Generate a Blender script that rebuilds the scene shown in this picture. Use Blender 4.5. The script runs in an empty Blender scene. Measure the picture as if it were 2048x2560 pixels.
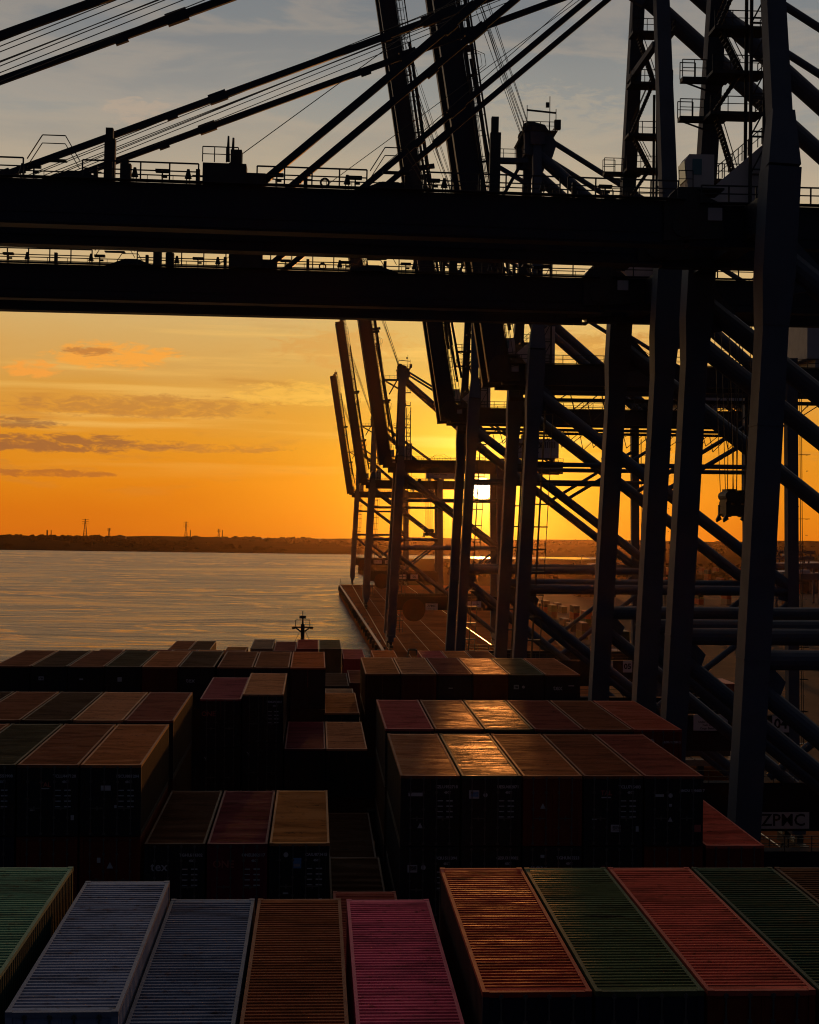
import bpy, math, random
from mathutils import Vector, Matrix

random.seed(7)
SC = bpy.context.scene
COL = SC.collection

# ------------------------------------------------------------------ camera
CAMH = 47.5                     # eye height above the water
F, CX, CY = 3986.0, 1024.0, 1280.0
yv = Vector((790 - CX, CY - 1305.0, -F)).normalized()        # +Y (along the quay) in camera axes
r_ = math.radians(0.63)
up_ = Vector((math.sin(r_), math.cos(r_), 0))
zv = (up_ - yv * up_.dot(yv)).normalized()
xv = yv.cross(zv)
M3 = Matrix((xv, yv, zv))        # camera axes -> world
cam_d = bpy.data.cameras.new("camera")
cam = bpy.data.objects.new("camera", cam_d)
COL.objects.link(cam)
cam.matrix_world = Matrix.Translation((0, 0, CAMH)) @ M3.to_4x4()
cam_d.sensor_fit = 'VERTICAL'
cam_d.sensor_height = 36.0
cam_d.lens = F / 2560.0 * 36.0
cam_d.clip_start = 0.5
cam_d.clip_end = 30000
SC.camera = cam


def ray(px, py):
    return M3 @ Vector(((px - CX) / F, (CY - py) / F, -1.0))


def at(px, py, Y):
    d = ray(px, py)
    return Vector((0, 0, CAMH)) + d * (Y / d.y)


SUN = ray(1206, 1222).normalized()
SUN_EL = math.asin(SUN.z)
SUN_AZ = math.atan2(SUN.x, SUN.y)

# ------------------------------------------------------------------ exposure
SC.view_settings.view_transform = 'Standard'
SC.view_settings.look = 'None'
SC.view_settings.exposure = 0.0
SC.view_settings.gamma = 1.0
SC.render.film_transparent = False
SC.cycles.max_bounces = 6
SC.cycles.diffuse_bounces = 3
SC.cycles.glossy_bounces = 3
SC.cycles.volume_bounces = 1
SC.cycles.transmission_bounces = 3
SC.cycles.sample_clamp_indirect = 4.0
SC.cycles.use_denoising = True
SC.cycles.filter_width = 1.1
SC.cycles.caustics_reflective = False


def lin(r, g, b):
    def c(v):
        v /= 255.0
        return v / 12.92 if v <= 0.04045 else ((v + 0.055) / 1.055) ** 2.4
    return (c(r), c(g), c(b), 1.0)


class NT:
    """small helper to write node graphs as expressions"""
    def __init__(s, tree):
        s.t = tree; s.n = tree.nodes; s.l = tree.links

    def put(s, sock, v):
        if isinstance(v, bpy.types.NodeSocket):
            s.l.new(v, sock)
        elif v is not None:
            if hasattr(sock.default_value, '__len__') and not hasattr(v, '__len__'):
                v = [v] * len(sock.default_value)
            sock.default_value = v

    def m(s, op, a, b=None, c=None, clamp=False):
        n = s.n.new('ShaderNodeMath'); n.operation = op; n.use_clamp = clamp
        s.put(n.inputs[0], a)
        if b is not None: s.put(n.inputs[1], b)
        if c is not None: s.put(n.inputs[2], c)
        return n.outputs[0]

    def v(s, op, a, b=None):
        n = s.n.new('ShaderNodeVectorMath'); n.operation = op
        s.put(n.inputs[0], a)
        if b is not None: s.put(n.inputs[1], b)
        return n.outputs['Value'] if op in ('DOT_PRODUCT', 'LENGTH', 'DISTANCE') else n.outputs[0]

    def mix(s, f, a, b, mode='MIX'):
        n = s.n.new('ShaderNodeMix'); n.data_type = 'RGBA'; n.blend_type = mode
        n.clamp_factor = True
        s.put(n.inputs[0], f); s.put(n.inputs[6], a); s.put(n.inputs[7], b)
        return n.outputs[2]

    def ramp(s, f, stops, interp='LINEAR'):
        n = s.n.new('ShaderNodeValToRGB'); r = n.color_ramp; r.interpolation = interp
        while len(r.elements) < len(stops): r.elements.new(0.5)
        for e, (p, c) in zip(r.elements, stops):
            e.position = p
            e.color = c if len(c) == 4 else (*c, 1)
        s.put(n.inputs[0], f)
        return n.outputs[0]

    def noise(s, vec, scale, detail=4, rough=0.55, dist=0.0):
        n = s.n.new('ShaderNodeTexNoise')
        s.put(n.inputs['Vector'], vec); n.inputs['Scale'].default_value = scale
        n.inputs['Detail'].default_value = detail; n.inputs['Roughness'].default_value = rough
        n.inputs['Distortion'].default_value = dist
        return n.outputs[0]

    def xyz(s, x, y, z):
        n = s.n.new('ShaderNodeCombineXYZ')
        s.put(n.inputs[0], x); s.put(n.inputs[1], y); s.put(n.inputs[2], z)
        return n.outputs[0]

    def step(s, v, a, b):
        n = s.n.new('ShaderNodeMapRange'); n.interpolation_type = 'SMOOTHSTEP'
        s.put(n.inputs[0], v); n.inputs[1].default_value = a; n.inputs[2].default_value = b
        return n.outputs[0]


# ------------------------------------------------------------------ sky
def build_world():
    w = bpy.data.worlds.new("World"); SC.world = w; w.use_nodes = True
    t = NT(w.node_tree); t.n.clear()
    out = t.n.new('ShaderNodeOutputWorld'); bg = t.n.new('ShaderNodeBackground')
    t.l.new(bg.outputs[0], out.inputs[0])
    tc = t.n.new('ShaderNodeTexCoord')
    d = t.v('NORMALIZE', tc.outputs['Generated'])
    sp = t.n.new('ShaderNodeSeparateXYZ'); t.l.new(d, sp.inputs[0])
    el = t.m('ARCSINE', sp.outputs[2])
    az = t.m('ARCTAN2', sp.outputs[0], sp.outputs[1])
    ang = t.m('ARCCOSINE', t.m('MINIMUM', t.v('DOT_PRODUCT', d, tuple(SUN)), 0.9999999))
    # large soft wobble so that the bands of colour are not straight
    wob = t.noise(t.xyz(t.m('MULTIPLY', az, 3.0), t.m('MULTIPLY', el, 9.0), 0.3), 1.6, 3)
    el2 = t.m('ADD', el, t.m('MULTIPLY', t.m('SUBTRACT', wob, 0.5), 0.05))
    f = t.m('DIVIDE', t.m('ADD', el2, 0.02), 0.38)
    P = lambda e: (e + 0.02) / 0.38
    base = t.ramp(f, [
        (P(-0.018), lin(208, 102, 18)), (P(0.0), lin(216, 116, 15)), (P(0.02), lin(222, 130, 19)),
        (P(0.05), lin(224, 144, 36)), (P(0.085), lin(216, 154, 66)), (P(0.125), lin(212, 172, 106)),
        (P(0.17), lin(206, 176, 128)), (P(0.21), lin(184, 168, 142)), (P(0.255), lin(148, 147, 142)),
        (P(0.30), lin(128, 131, 132)), (P(0.345), lin(118, 123, 128))])
    # clouds: noise stretched along the horizon
    cv = t.xyz(t.m('MULTIPLY', az, 2.2), t.m('MULTIPLY', el, 11.0), 1.7)
    c1 = t.noise(cv, 2.6, 7, 0.56, 0.4)
    c2 = t.noise(t.v('ADD', cv, (3.1, 7.7, 0)), 6.5, 6, 0.6, 0.3)
    dens_hi = t.m('MULTIPLY', t.step(c1, 0.45, 0.66), t.step(el, 0.15, 0.24))
    dens_lo = t.m('MULTIPLY', t.step(c2, 0.55, 0.72), t.step(el, 0.16, 0.06))
    dens_lo = t.m('MULTIPLY', dens_lo, t.step(el, 0.005, 0.035))
    hi_col = t.ramp(t.m('DIVIDE', el, 0.36), [(0.4, lin(196, 164, 122)), (0.62, lin(170, 155, 138)), (0.85, lin(118, 120, 124))])
    lit_edge = t.m('MULTIPLY', t.step(c1, 0.42, 0.5), t.m('SUBTRACT', 1.0, t.step(c1, 0.5, 0.62)))
    base = t.mix(t.m('MULTIPLY', dens_hi, 0.32), base, hi_col)
    base = t.mix(t.m('MULTIPLY', t.m('MULTIPLY', lit_edge, t.step(el, 0.13, 0.2)), 0.2), base, lin(200, 174, 144))
    base = t.mix(t.m('MULTIPLY', dens_lo, 0.55), base, lin(190, 124, 56))
    # thin bright veil streaks
    c3 = t.noise(t.xyz(t.m('MULTIPLY', az, 1.2), t.m('MULTIPLY', el, 26.0), 5.0), 3.2, 5, 0.5)
    veil = t.m('MULTIPLY', t.step(c3, 0.52, 0.7), t.m('MULTIPLY', t.step(el, 0.02, 0.06), t.step(el, 0.22, 0.14)))
    base = t.mix(t.m('MULTIPLY', veil, 0.5), base, lin(248, 196, 104))

    # single clouds seen low over the far shore: direction, half sizes, colour, strength
    def puff(px, py, wx, wy, colr, k, seed, lo=0.42, hi=0.62):
        nonlocal base
        dd = ray(px, py).normalized()
        a0, e0 = math.atan2(dd.x, dd.y), math.asin(dd.z)
        u = t.m('DIVIDE', t.m('SUBTRACT', az, a0), wx / F)
        v_ = t.m('DIVIDE', t.m('SUBTRACT', el, e0), wy / F)
        r2 = t.m('ADD', t.m('MULTIPLY', u, u), t.m('MULTIPLY', v_, v_))
        fall = t.m('SUBTRACT', 1.0, t.step(r2, 0.05, 1.0))
        n = t.noise(t.xyz(t.m('MULTIPLY', u, wx / 70.0), t.m('MULTIPLY', v_, wy / 22.0), seed), 1.25, 9, 0.68, 0.5)
        body = t.step(t.m('ADD', t.m('MULTIPLY', fall, 0.42), t.m('MULTIPLY', n, 1.35)), lo + 0.44, hi + 0.52)
        body = t.m('MULTIPLY', body, t.m('MINIMUM', t.m('MULTIPLY', fall, 3.0), 1.0))
        base = t.mix(t.m('MULTIPLY', body, k), base, colr)
    puff(290, 888, 220, 46, lin(246, 164, 66), 0.95, 2.0, 0.36, 0.60)
    puff(225, 880, 90, 18, lin(176, 112, 60), 0.7, 9.0)
    puff(80, 922, 95, 30, lin(246, 160, 66), 0.9, 4.0, 0.36, 0.60)
    puff(360, 1015, 440, 42, lin(188, 126, 62), 0.7, 6.0)
    puff(130, 1108, 420, 34, lin(140, 88, 58), 0.75, 12.0)
    puff(40, 1056, 150, 20, lin(142, 92, 60), 0.7, 15.0)
    puff(520, 1122, 320, 16, lin(176, 112, 56), 0.6, 41.0)
    puff(110, 1183, 240, 14, lin(168, 96, 44), 0.7, 17.0)
    puff(760, 985, 260, 44, lin(246, 186, 80), 0.6, 19.0)
    puff(1500, 870, 260, 60, lin(196, 132, 66), 0.7, 23.0)
    puff(860, 870, 260, 70, lin(214, 150, 76), 0.55, 29.0)
    puff(1480, 620, 420, 130, lin(206, 170, 124), 0.6, 31.0)
    puff(760, 560, 560, 110, lin(206, 174, 128), 0.6, 33.0)
    puff(1320, 300, 360, 120, lin(172, 160, 142), 0.6, 37.0)
    puff(360, 280, 160, 46, lin(186, 164, 142), 0.55, 39.0)
    # glow round the sun
    g1 = t.m('EXPONENT', t.m('DIVIDE', ang, -0.030))
    g2 = t.m('EXPONENT', t.m('DIVIDE', ang, -0.062))
    g0 = t.m('EXPONENT', t.m('DIVIDE', ang, -0.0060))
    base = t.mix(1.0, base, t.mix(1.0, g1, (0.95, 0.80, 0.10, 1), 'MULTIPLY'), 'ADD')
    base = t.mix(1.0, base, t.mix(1.0, g2, (0.34, 0.30, 0.002, 1), 'MULTIPLY'), 'ADD')
    base = t.mix(1.0, base, t.mix(1.0, g0, (3.0, 1.7, 0.5, 1), 'MULTIPLY'), 'ADD')
    # above the picture and behind the camera
    zen = t.mix(t.step(el, 0.3, 0.9), lin(126, 132, 138), (0.31, 0.25, 0.205, 1))
    sky = t.mix(t.step(el, 0.30, 0.42), base, zen)
    front = t.m('COSINE', t.m('SUBTRACT', az, SUN_AZ))
    back = t.m('MULTIPLY', t.step(front, 0.72, 0.04), t.step(el, 1.57, 1.0))
    sky = t.mix(back, sky, (0.010, 0.0155, 0.028, 1))
    sky = t.mix(t.step(el, -0.035, -0.06), sky, (0.05, 0.03, 0.015, 1))
    disc = t.step(ang, 0.0072, 0.0056)
    sky = t.mix(disc, sky, (14.0, 11.0, 6.0, 1))
    t.l.new(sky, bg.inputs[0]); bg.inputs[1].default_value = 1.0


build_world()

# ------------------------------------------------------------------ sun
sun_d = bpy.data.lights.new("sun", 'SUN')
sun_d.energy = 1.2
sun_d.color = (1.0, 0.34, 0.07)
sun_d.angle = math.radians(0.5)
sun = bpy.data.objects.new("sun", sun_d); COL.objects.link(sun)
sun.rotation_mode = 'QUATERNION'
sun.rotation_quaternion = (-SUN).to_track_quat('-Z', 'Y')
sun.location = (200, 400, 200)


# ------------------------------------------------------------------ mesh helpers
class MB:
    def __init__(s):
        s.v = []; s.f = []

    def quad(s, *p):
        i = len(s.v); s.v += [tuple(q) for q in p]; s.f.append(tuple(range(i, i + len(p))))

    def box(s, x0, x1, y0, y1, z0, z1):
        i = len(s.v)
        s.v += [(x0, y0, z0), (x1, y0, z0), (x1, y1, z0), (x0, y1, z0), (x0, y0, z1), (x1, y0, z1), (x1, y1, z1), (x0, y1, z1)]
        s.f += [tuple(i + k for k in q) for q in ((0, 3, 2, 1), (4, 5, 6, 7), (0, 1, 5, 4), (1, 2, 6, 5), (2, 3, 7, 6), (3, 0, 4, 7))]
        return s

    def beam(s, p, q, w, h, up=(0, 0, 1), w2=None, h2=None):
        p, q, up = Vector(p), Vector(q), Vector(up)
        d = (q - p).normalized()
        side = d.cross(up)
        if side.length < 1e-4: side = d.cross(Vector((1, 0, 0)))
        side.normalize(); u = side.cross(d)
        i = len(s.v)
        for c, ww, hh in ((p, w, h), (q, w2 or w, h2 or h)):
            for a, b in ((-1, -1), (1, -1), (1, 1), (-1, 1)):
                s.v.append(tuple(c + side * (a * ww / 2) + u * (b * hh / 2)))
        s.f += [tuple(i + k for k in f_) for f_ in ((0, 3, 2, 1), (4, 5, 6, 7), (0, 1, 5, 4), (1, 2, 6, 5), (2, 3, 7, 6), (3, 0, 4, 7))]
        return s

    def tube(s, p, q, r, n=10, r2=None):
        p, q = Vector(p), Vector(q)
        d = (q - p).normalized()
        a = d.cross(Vector((0, 0, 1)))
        if a.length < 1e-3: a = d.cross(Vector((1, 0, 0)))
        a.normalize(); b = d.cross(a)
        i = len(s.v)
        for c, rr in ((p, r), (q, r2 if r2 is not None else r)):
            for k in range(n):
                th = 2 * math.pi * k / n
                s.v.append(tuple(c + (a * math.cos(th) + b * math.sin(th)) * rr))
        for k in range(n):
            k2 = (k + 1) % n
            s.f.append((i + k, i + k2, i + n + k2, i + n + k))
        s.f.append(tuple(i + k for k in reversed(range(n))))
        s.f.append(tuple(i + n + k for k in range(n)))
        return s

    def prism(s, poly, y0, y1):
        """polygon in x,z extruded along y"""
        i = len(s.v); n = len(poly)
        s.v += [(x, y0, z) for x, z in poly] + [(x, y1, z) for x, z in poly]
        s.f.append(tuple(i + k for k in range(n)))
        s.f.append(tuple(i + n + k for k in reversed(range(n))))
        for k in range(n):
            k2 = (k + 1) % n
            s.f.append((i + k2, i + k, i + n + k, i + n + k2))
        return s

    def rail(s, p, q, ht=1.05, sp=1.7, t=0.05, mid=True, posts=True):
        p, q = Vector(p), Vector(q); L = (q - p).length
        n = max(1, round(L / sp)); u = Vector((0, 0, ht))
        if posts:
            for k in range(n + 1):
                c = p.lerp(q, k / n); s.beam(c, c + u, t, t, (1, 0, 0))
        s.beam(p + u, q + u, t, t)
        if mid: s.beam(p + u * 0.52, q + u * 0.52, t * 0.8, t * 0.8)
        return s

    def stairs(s, p, q, w=0.8, axis=(0, 1, 0)):
        """flight from p up to q, width w along axis"""
        p, q, ax = Vector(p), Vector(q), Vector(axis)
        n = max(3, int(abs(q.z - p.z) / 0.24))
        for sg in (-0.5, 0.5):
            o = ax * (w * sg)
            s.beam(p + o, q + o, 0.06, 0.22)
            s.beam(p + o + Vector((0, 0, 1.0)), q + o + Vector((0, 0, 1.0)), 0.05, 0.05)
        for k in range(n):
            c = p.lerp(q, (k + 0.5) / n)
            run = (q - p); run.z = 0; run = run.normalized() * 0.17
            a = c - run - ax * w / 2; b = c + run + ax * w / 2
            s.box(min(a.x, b.x), max(a.x, b.x), min(a.y, b.y), max(a.y, b.y), c.z - 0.04, c.z + 0.04)
        return s

    def mesh(s, name):
        me = bpy.data.meshes.new(name); me.from_pydata(s.v, [], s.f); me.update()
        return me

    def build(s, name, mat, parent=None, loc=(0, 0, 0)):
        o = bpy.data.objects.new(name, s.mesh(name)); COL.objects.link(o)
        if mat: o.data.materials.append(mat)
        o.parent = parent; o.location = loc
        return o


def tag(o, label=None, cat=None, group=None, kind=None):
    if label: o['label'] = label
    if cat: o['category'] = cat
    if group: o['group'] = group
    if kind: o['kind'] = kind
    return o


def empty(name, loc, rot=(0, 0, 0)):
    o = bpy.data.objects.new(name, None); COL.objects.link(o)
    o.location = loc; o.rotation_euler = rot; o.empty_display_size = 0.5
    return o


KIDS = {}


def copy_tree(o, parent=None):
    c = o.copy(); COL.objects.link(c); c.parent = parent
    for ch in [x for x in list(bpy.data.objects) if x.parent == o]:
        copy_tree(ch, c)
    return c


def text(name, body, size, mat, parent, loc, rot=(math.pi / 2, 0, 0), bold=0.0, align='CENTER', sx=1.0):
    cu = bpy.data.curves.new(name, 'FONT'); cu.body = body; cu.size = size
    cu.align_x = align; cu.align_y = 'CENTER'; cu.extrude = 0.004; cu.offset = bold
    cu.resolution_u = 2
    tmp = bpy.data.objects.new(name, cu)
    me = bpy.data.meshes.new_from_object(tmp); me.name = name
    bpy.data.objects.remove(tmp); bpy.data.curves.remove(cu)
    o = bpy.data.objects.new(name, me); COL.objects.link(o)
    me.materials.clear(); me.materials.append(mat); o.parent = parent; o.location = loc; o.rotation_euler = rot
    o.scale = (sx, 1, 1)
    return o


# ------------------------------------------------------------------ materials
def principled(name):
    m = bpy.data.materials.new(name); m.use_nodes = True
    t = NT(m.node_tree); b = t.n.get('Principled BSDF')
    return m, t, b


def steel(name, col, rough=0.5, dirt=0.35, scale=0.6, spec=0.4):
    m, t, b = principled(name)
    tc = t.n.new('ShaderNodeTexCoord')
    n = t.noise(tc.outputs['Object'], scale, 5, 0.6)
    n2 = t.noise(t.v('MULTIPLY', tc.outputs['Object'], (3.0, 3.0, 0.35)), scale * 2.2, 5, 0.6)
    c = t.mix(t.m('MULTIPLY', t.step(n, 0.42, 0.72), dirt), (*col, 1), tuple(x * 0.55 for x in col) + (1,))
    c = t.mix(t.m('MULTIPLY', t.step(n2, 0.6, 0.78), dirt * 0.7), c, (0.11, 0.06, 0.035, 1))
    t.put(b.inputs['Base Color'], c)
    t.put(b.inputs['Roughness'], t.m('ADD', rough - 0.1, t.m('MULTIPLY', n, 0.2)))
    b.inputs['Specular IOR Level'].default_value = spec
    return m


def plain(name, col, rough=0.6, spec=0.3):
    m, t, b = principled(name)
    b.inputs['Base Color'].default_value = (*col, 1)
    b.inputs['Roughness'].default_value = rough
    b.inputs['Specular IOR Level'].default_value = spec
    return m


PAINTS = {}


def paint(key, col, rough=0.5, stain=0.72, roof=False, spec=0.2):
    k = (key, roof)
    if k in PAINTS: return PAINTS[k]
    m, t, b = principled(key + ("_roof_paint" if roof else "_paint"))
    tc = t.n.new('ShaderNodeTexCoord'); oi = t.n.new('ShaderNodeObjectInfo')
    off = t.m('MULTIPLY', oi.outputs['Random'], 40.0)
    vec = t.v('ADD', tc.outputs['Object'], t.xyz(off, off, 0.0))
    if roof:
        st = t.noise(t.v('MULTIPLY', vec, (0.55, 1.7, 1.0)), 0.9, 6, 0.62, 0.5)      # broad dirt swathes across the roof
        sp = t.noise(t.v('MULTIPLY', vec, (1.0, 1.6, 1.0)), 3.2, 5, 0.7)
        c = t.mix(t.m('MULTIPLY', t.step(st, 0.46, 0.66), stain), (*col, 1), (col[0] * 0.42 + 0.012, col[1] * 0.42 + 0.008, col[2] * 0.42 + 0.006, 1))
        c = t.mix(t.m('MULTIPLY', t.step(sp, 0.56, 0.68), stain * 0.85), c, (0.10, 0.045, 0.02, 1))
        c = t.mix(t.m('MULTIPLY', t.step(sp, 0.72, 0.78), 0.6), c, (0.02, 0.014, 0.01, 1))
        rg = t.m('ADD', rough - 0.08, t.m('MULTIPLY', t.step(st, 0.35, 0.7), 0.26))
    else:
        st = t.noise(t.v('MULTIPLY', vec, (1.6, 1.6, 0.5)), 1.1, 5, 0.62)
        c = t.mix(t.m('MULTIPLY', t.step(st, 0.48, 0.7), stain * 0.6), (*col, 1), tuple(x * 0.5 for x in col) + (1,))
        rg = t.m('ADD', rough, t.m('MULTIPLY', st, 0.2))
    if roof:
        rip = t.noise(t.v('MULTIPLY', vec, (0.28, 2.1, 1.0)), 1.6, 5, 0.62, 0.6)
        bp = t.n.new('ShaderNodeBump'); bp.inputs['Distance'].default_value = 0.06
        bp.inputs['Strength'].default_value = 0.6 if spec > .3 else 0.22
        t.put(bp.inputs['Height'], rip); t.l.new(bp.outputs[0], b.inputs['Normal'])
        pud = t.noise(t.v('MULTIPLY', vec, (0.8, 1.9, 1.0)), 0.8, 4, 0.7, 0.4)
        c = t.mix(t.m('MULTIPLY', t.step(pud, 0.66, 0.70), 0.8), c, (0.012, 0.009, 0.007, 1))
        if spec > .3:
            c = t.mix(0.12, c, (0.50, 0.11, 0.015, 1)); b.inputs['Metallic'].default_value = 0.22 if spec > .35 else 0.0  # orange of the sun glint mixed into glossy roof colour
    t.put(b.inputs['Base Color'], c); t.put(b.inputs['Roughness'], rg)
    b.inputs['Specular IOR Level'].default_value = spec
    if roof: b.inputs['Specular Tint'].default_value = (1.0, 0.42, 0.12, 1) if spec > .055 else (1.0, 0.7, 0.5, 1)  # roof reflections tinted orange to carry the sun's colour
    PAINTS[k] = m
    return m


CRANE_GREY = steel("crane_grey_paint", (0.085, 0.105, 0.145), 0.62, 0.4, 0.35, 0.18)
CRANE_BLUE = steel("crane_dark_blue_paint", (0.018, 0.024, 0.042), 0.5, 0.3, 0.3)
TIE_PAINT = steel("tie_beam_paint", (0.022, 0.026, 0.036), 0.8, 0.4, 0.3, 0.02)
CRANE_PALE = steel("crane_pale_paint", (0.68, 0.62, 0.58), 0.55, 0.35, 0.5)
DARK_STEEL = steel("dark_steel", (0.045, 0.042, 0.04), 0.55, 0.4, 1.5)
GALV = steel("galvanised_steel", (0.045, 0.045, 0.045), 0.5, 0.3, 2.0)
ROPE = plain("wire_rope_steel", (0.05, 0.045, 0.04), 0.5)
WHITE = steel("white_paint", (0.42, 0.42, 0.44), 0.5, 0.25, 0.8)
SIGN_W = plain("white_sign_paint", (0.55, 0.55, 0.56), 0.6)
BLACK = plain("black_paint", (0.015, 0.015, 0.017), 0.6)
GLASS = plain("cab_glass", (0.10, 0.22, 0.22), 0.08, 0.8)
RUBBER = plain("black_rubber", (0.02, 0.02, 0.02), 0.8)
REEL_RED = steel("cable_reel_red_paint", (0.035, 0.013, 0.010), 0.8, 0.4, 0.5)
MARK_W = plain("white_marking", (0.42, 0.45, 0.5), 0.6)
MARK_R = plain("red_marking", (0.40, 0.10, 0.09), 0.6)
MARK_B = plain("blue_marking", (0.10, 0.25, 0.5), 0.6)
LOCK = steel("lock_rod_steel", (0.10, 0.10, 0.10), 0.45, 0.5, 3.0)

ZQ = 6.5                         # quay surface above the water


# ------------------------------------------------------------------ setting: water, land, quay
def build_setting():
    m, t, b = principled("river_water")
    geo = t.n.new('ShaderNodeNewGeometry')
    pos = geo.outputs['Position']
    w1 = t.noise(t.v('MULTIPLY', pos, (0.5, 1.0, 1)), 0.35, 5, 0.6)
    w2 = t.noise(t.v('MULTIPLY', pos, (0.35, 1.0, 1)), 0.045, 5, 0.6, 0.6)
    sl = t.noise(t.v('MULTIPLY', pos, (0.42, 1.0, 1)), 0.0045, 6, 0.58, 1.3)
    slick = t.step(sl, 0.50, 0.62)
    line = t.m('MAXIMUM', t.m('MULTIPLY', t.step(sl, 0.470, 0.484), t.step(sl, 0.498, 0.484)), t.m('MULTIPLY', t.step(sl, 0.375, 0.39), t.step(sl, 0.405, 0.39)))
    w3 = t.noise(t.v('MULTIPLY', pos, (0.5, 1.0, 1)), 0.012, 3, 0.5)
    h = t.m('ADD', t.m('ADD', t.m('MULTIPLY', w1, 0.9), t.m('MULTIPLY', w2, 4.5)), t.m('MULTIPLY', w3, 9.0))
    bp = t.n.new('ShaderNodeBump'); bp.inputs['Distance'].default_value = 1.4
    t.put(bp.inputs['Height'], h)
    t.put(bp.inputs['Strength'], t.m('SUBTRACT', t.m('SUBTRACT', 1.0, t.m('MULTIPLY', slick, 0.3)), t.m('MULTIPLY', line, 0.5)))
    t.l.new(bp.outputs[0], b.inputs['Normal'])
    t.put(b.inputs['Base Color'], t.mix(slick, (0.03, 0.034, 0.026, 1), (0.05, 0.048, 0.034, 1)))
    t.put(b.inputs['Roughness'], t.m('SUBTRACT', t.m('SUBTRACT', 0.26, t.m('MULTIPLY', slick, 0.10)), t.m('MULTIPLY', line, 0.16)))
    b.inputs['IOR'].default_value = 1.33; b.inputs['Specular IOR Level'].default_value = 0.5
    mb = MB(); mb.quad((-2600, -400, 0), (2600, -400, 0), (2600, 4600, 0), (-2600, 4600, 0))
    tag(mb.build("water", m), kind='structure')

    # far shore: a sheet with a slanting waterline, low banks and tree lines
    m, t, b = principled("marsh_land")
    geo = t.n.new('ShaderNodeNewGeometry'); pos = geo.outputs['Position']
    n1 = t.noise(t.v('MULTIPLY', pos, (0.4, 1, 1)), 0.006, 6, 0.65)
    t.put(b.inputs['Base Color'], t.ramp(n1, [(0.35, (0.016, 0.010, 0.006)), (0.55, (0.026, 0.016, 0.009)), (0.7, (0.018, 0.015, 0.008))]))
    b.inputs['Roughness'].default_value = 1.0
    b.inputs['Specular IOR Level'].default_value = 0.0
    LAND = m
    rnd = random.Random(3)
    mb = MB()
    xs = [-1500 + 40 * k for k in range(76)]
    rows = []
    for j, (ty, z) in enumerate(((0, -0.5), (14, 1.6), (400, 2.0), (800, 3.0), (1200, 2.2), (1560, 5.0), (1840, 3.0))):
        row = []
        for x in xs:
            y0 = 2440 - 0.17 * (x + 400) if x < 450 else 2295 + 0.02 * (x - 450)
            zz = z
            if j >= 3:
                zz += 2.5 * math.sin(x * 0.011 + j) + rnd.uniform(-0.6, 0.9)
                if x > 200: zz += (2.0 + 4.0 * abs(math.sin(x * 0.004))) * (j - 2) / 4.0
            row.append((x, y0 + ty + rnd.uniform(-4, 4), zz))
        rows.append(row)
    for r in rows: mb.v += r
    n = len(xs)
    for j in range(len(rows) - 1):
        for k in range(n - 1):
            a = j * n + k; mb.f.append((a, a + 1, a + n + 1, a + n))
    tag(mb.build("far_shore_land", m), kind='structure')

    # port land and quay apron
    m, t, b = principled("quay_concrete")
    geo = t.n.new('ShaderNodeNewGeometry'); pos = geo.outputs['Position']
    n1 = t.noise(pos, 0.035, 6, 0.6, 0.5)
    n2 = t.noise(t.v('MULTIPLY', pos, (1.0, 0.12, 1)), 0.5, 5, 0.6)
    c = t.ramp(n1, [(0.3, (0.09, 0.032, 0.015)), (0.5, (0.18, 0.064, 0.028)), (0.7, (0.12, 0.044, 0.022))])  # concrete reddened: orange sunlight put into its base colour
    c = t.mix(t.m('MULTIPLY', t.step(n2, 0.55, 0.7), 0.5), c, (0.07, 0.055, 0.05, 1))
    t.put(b.inputs['Base Color'], c)
    t.put(b.inputs['Roughness'], t.m('ADD', 0.62, t.m('MULTIPLY', n1, 0.3)))
    b.inputs['Specular IOR Level'].default_value = 0.0; b.inputs['Specular Tint'].default_value = (1, .5, .25, 1)
    mb = MB()
    edge_pts = [(21.6, -200), (21.6, 520), (15.6, 1050), (1500, 1050), (1500, -200)]
    nq = len(edge_pts)
    mb.v += [(x, y, ZQ) for x, y in edge_pts] + [(x, y, -3) for x, y in edge_pts]
    mb.f.append(tuple(range(nq)))
    for k in range(nq):
        k2 = (k + 1) % nq; mb.f.append((k, k + nq, k2 + nq, k2))
    tag(mb.build("quay", m), kind='structure')
    mb = MB()
    i = len(mb.v)
    poly = [(60, 1050), (1500, 1050), (1500, 2100), (420, 2100), (330, 1900), (90, 1850), (40, 1500)]
    mb.v += [(x, y, ZQ - 0.4) for x, y in poly] + [(x, y, -3) for x, y in poly]
    mb.f.append(tuple(range(len(poly))))
    for k in range(len(poly)):
        k2 = (k + 1) % len(poly); mb.f.append((k, k + len(poly), k2 + len(poly), k2))
    tag(mb.build("port_land", LAND), kind='structure')
    # ponds that catch the sun
    mp = plain("pond_water", (0.03, 0.03, 0.03), 0.12, 0.6)
    for (px0, px1, y0, y1) in ((1366, 1452, 1393.5, 1399),):
        a = at(px0, y1, 41 * F / (y1 - 1313)); c = at(px1, y0, 41 * F / (y0 - 1313))
        mb = MB(); k = 16
        vs = []
        for q in range(k):
            th = 2 * math.pi * q / k
            vs.append(((a.x + c.x) / 2 + abs(c.x - a.x) / 2 * math.cos(th), (a.y + c.y) / 2 + abs(c.y - a.y) / 2 * math.sin(th) * (1 + 0.3 * math.sin(3 * th)), ZQ - 0.38))
        mb.quad(*vs); tag(mb.build("pond", mp), kind='structure')
    # kerb along the quay edge, crane rails, painted lines
    mk = steel("kerb_concrete", (0.30, 0.26, 0.22), 0.45, 0.3, 0.4)
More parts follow.
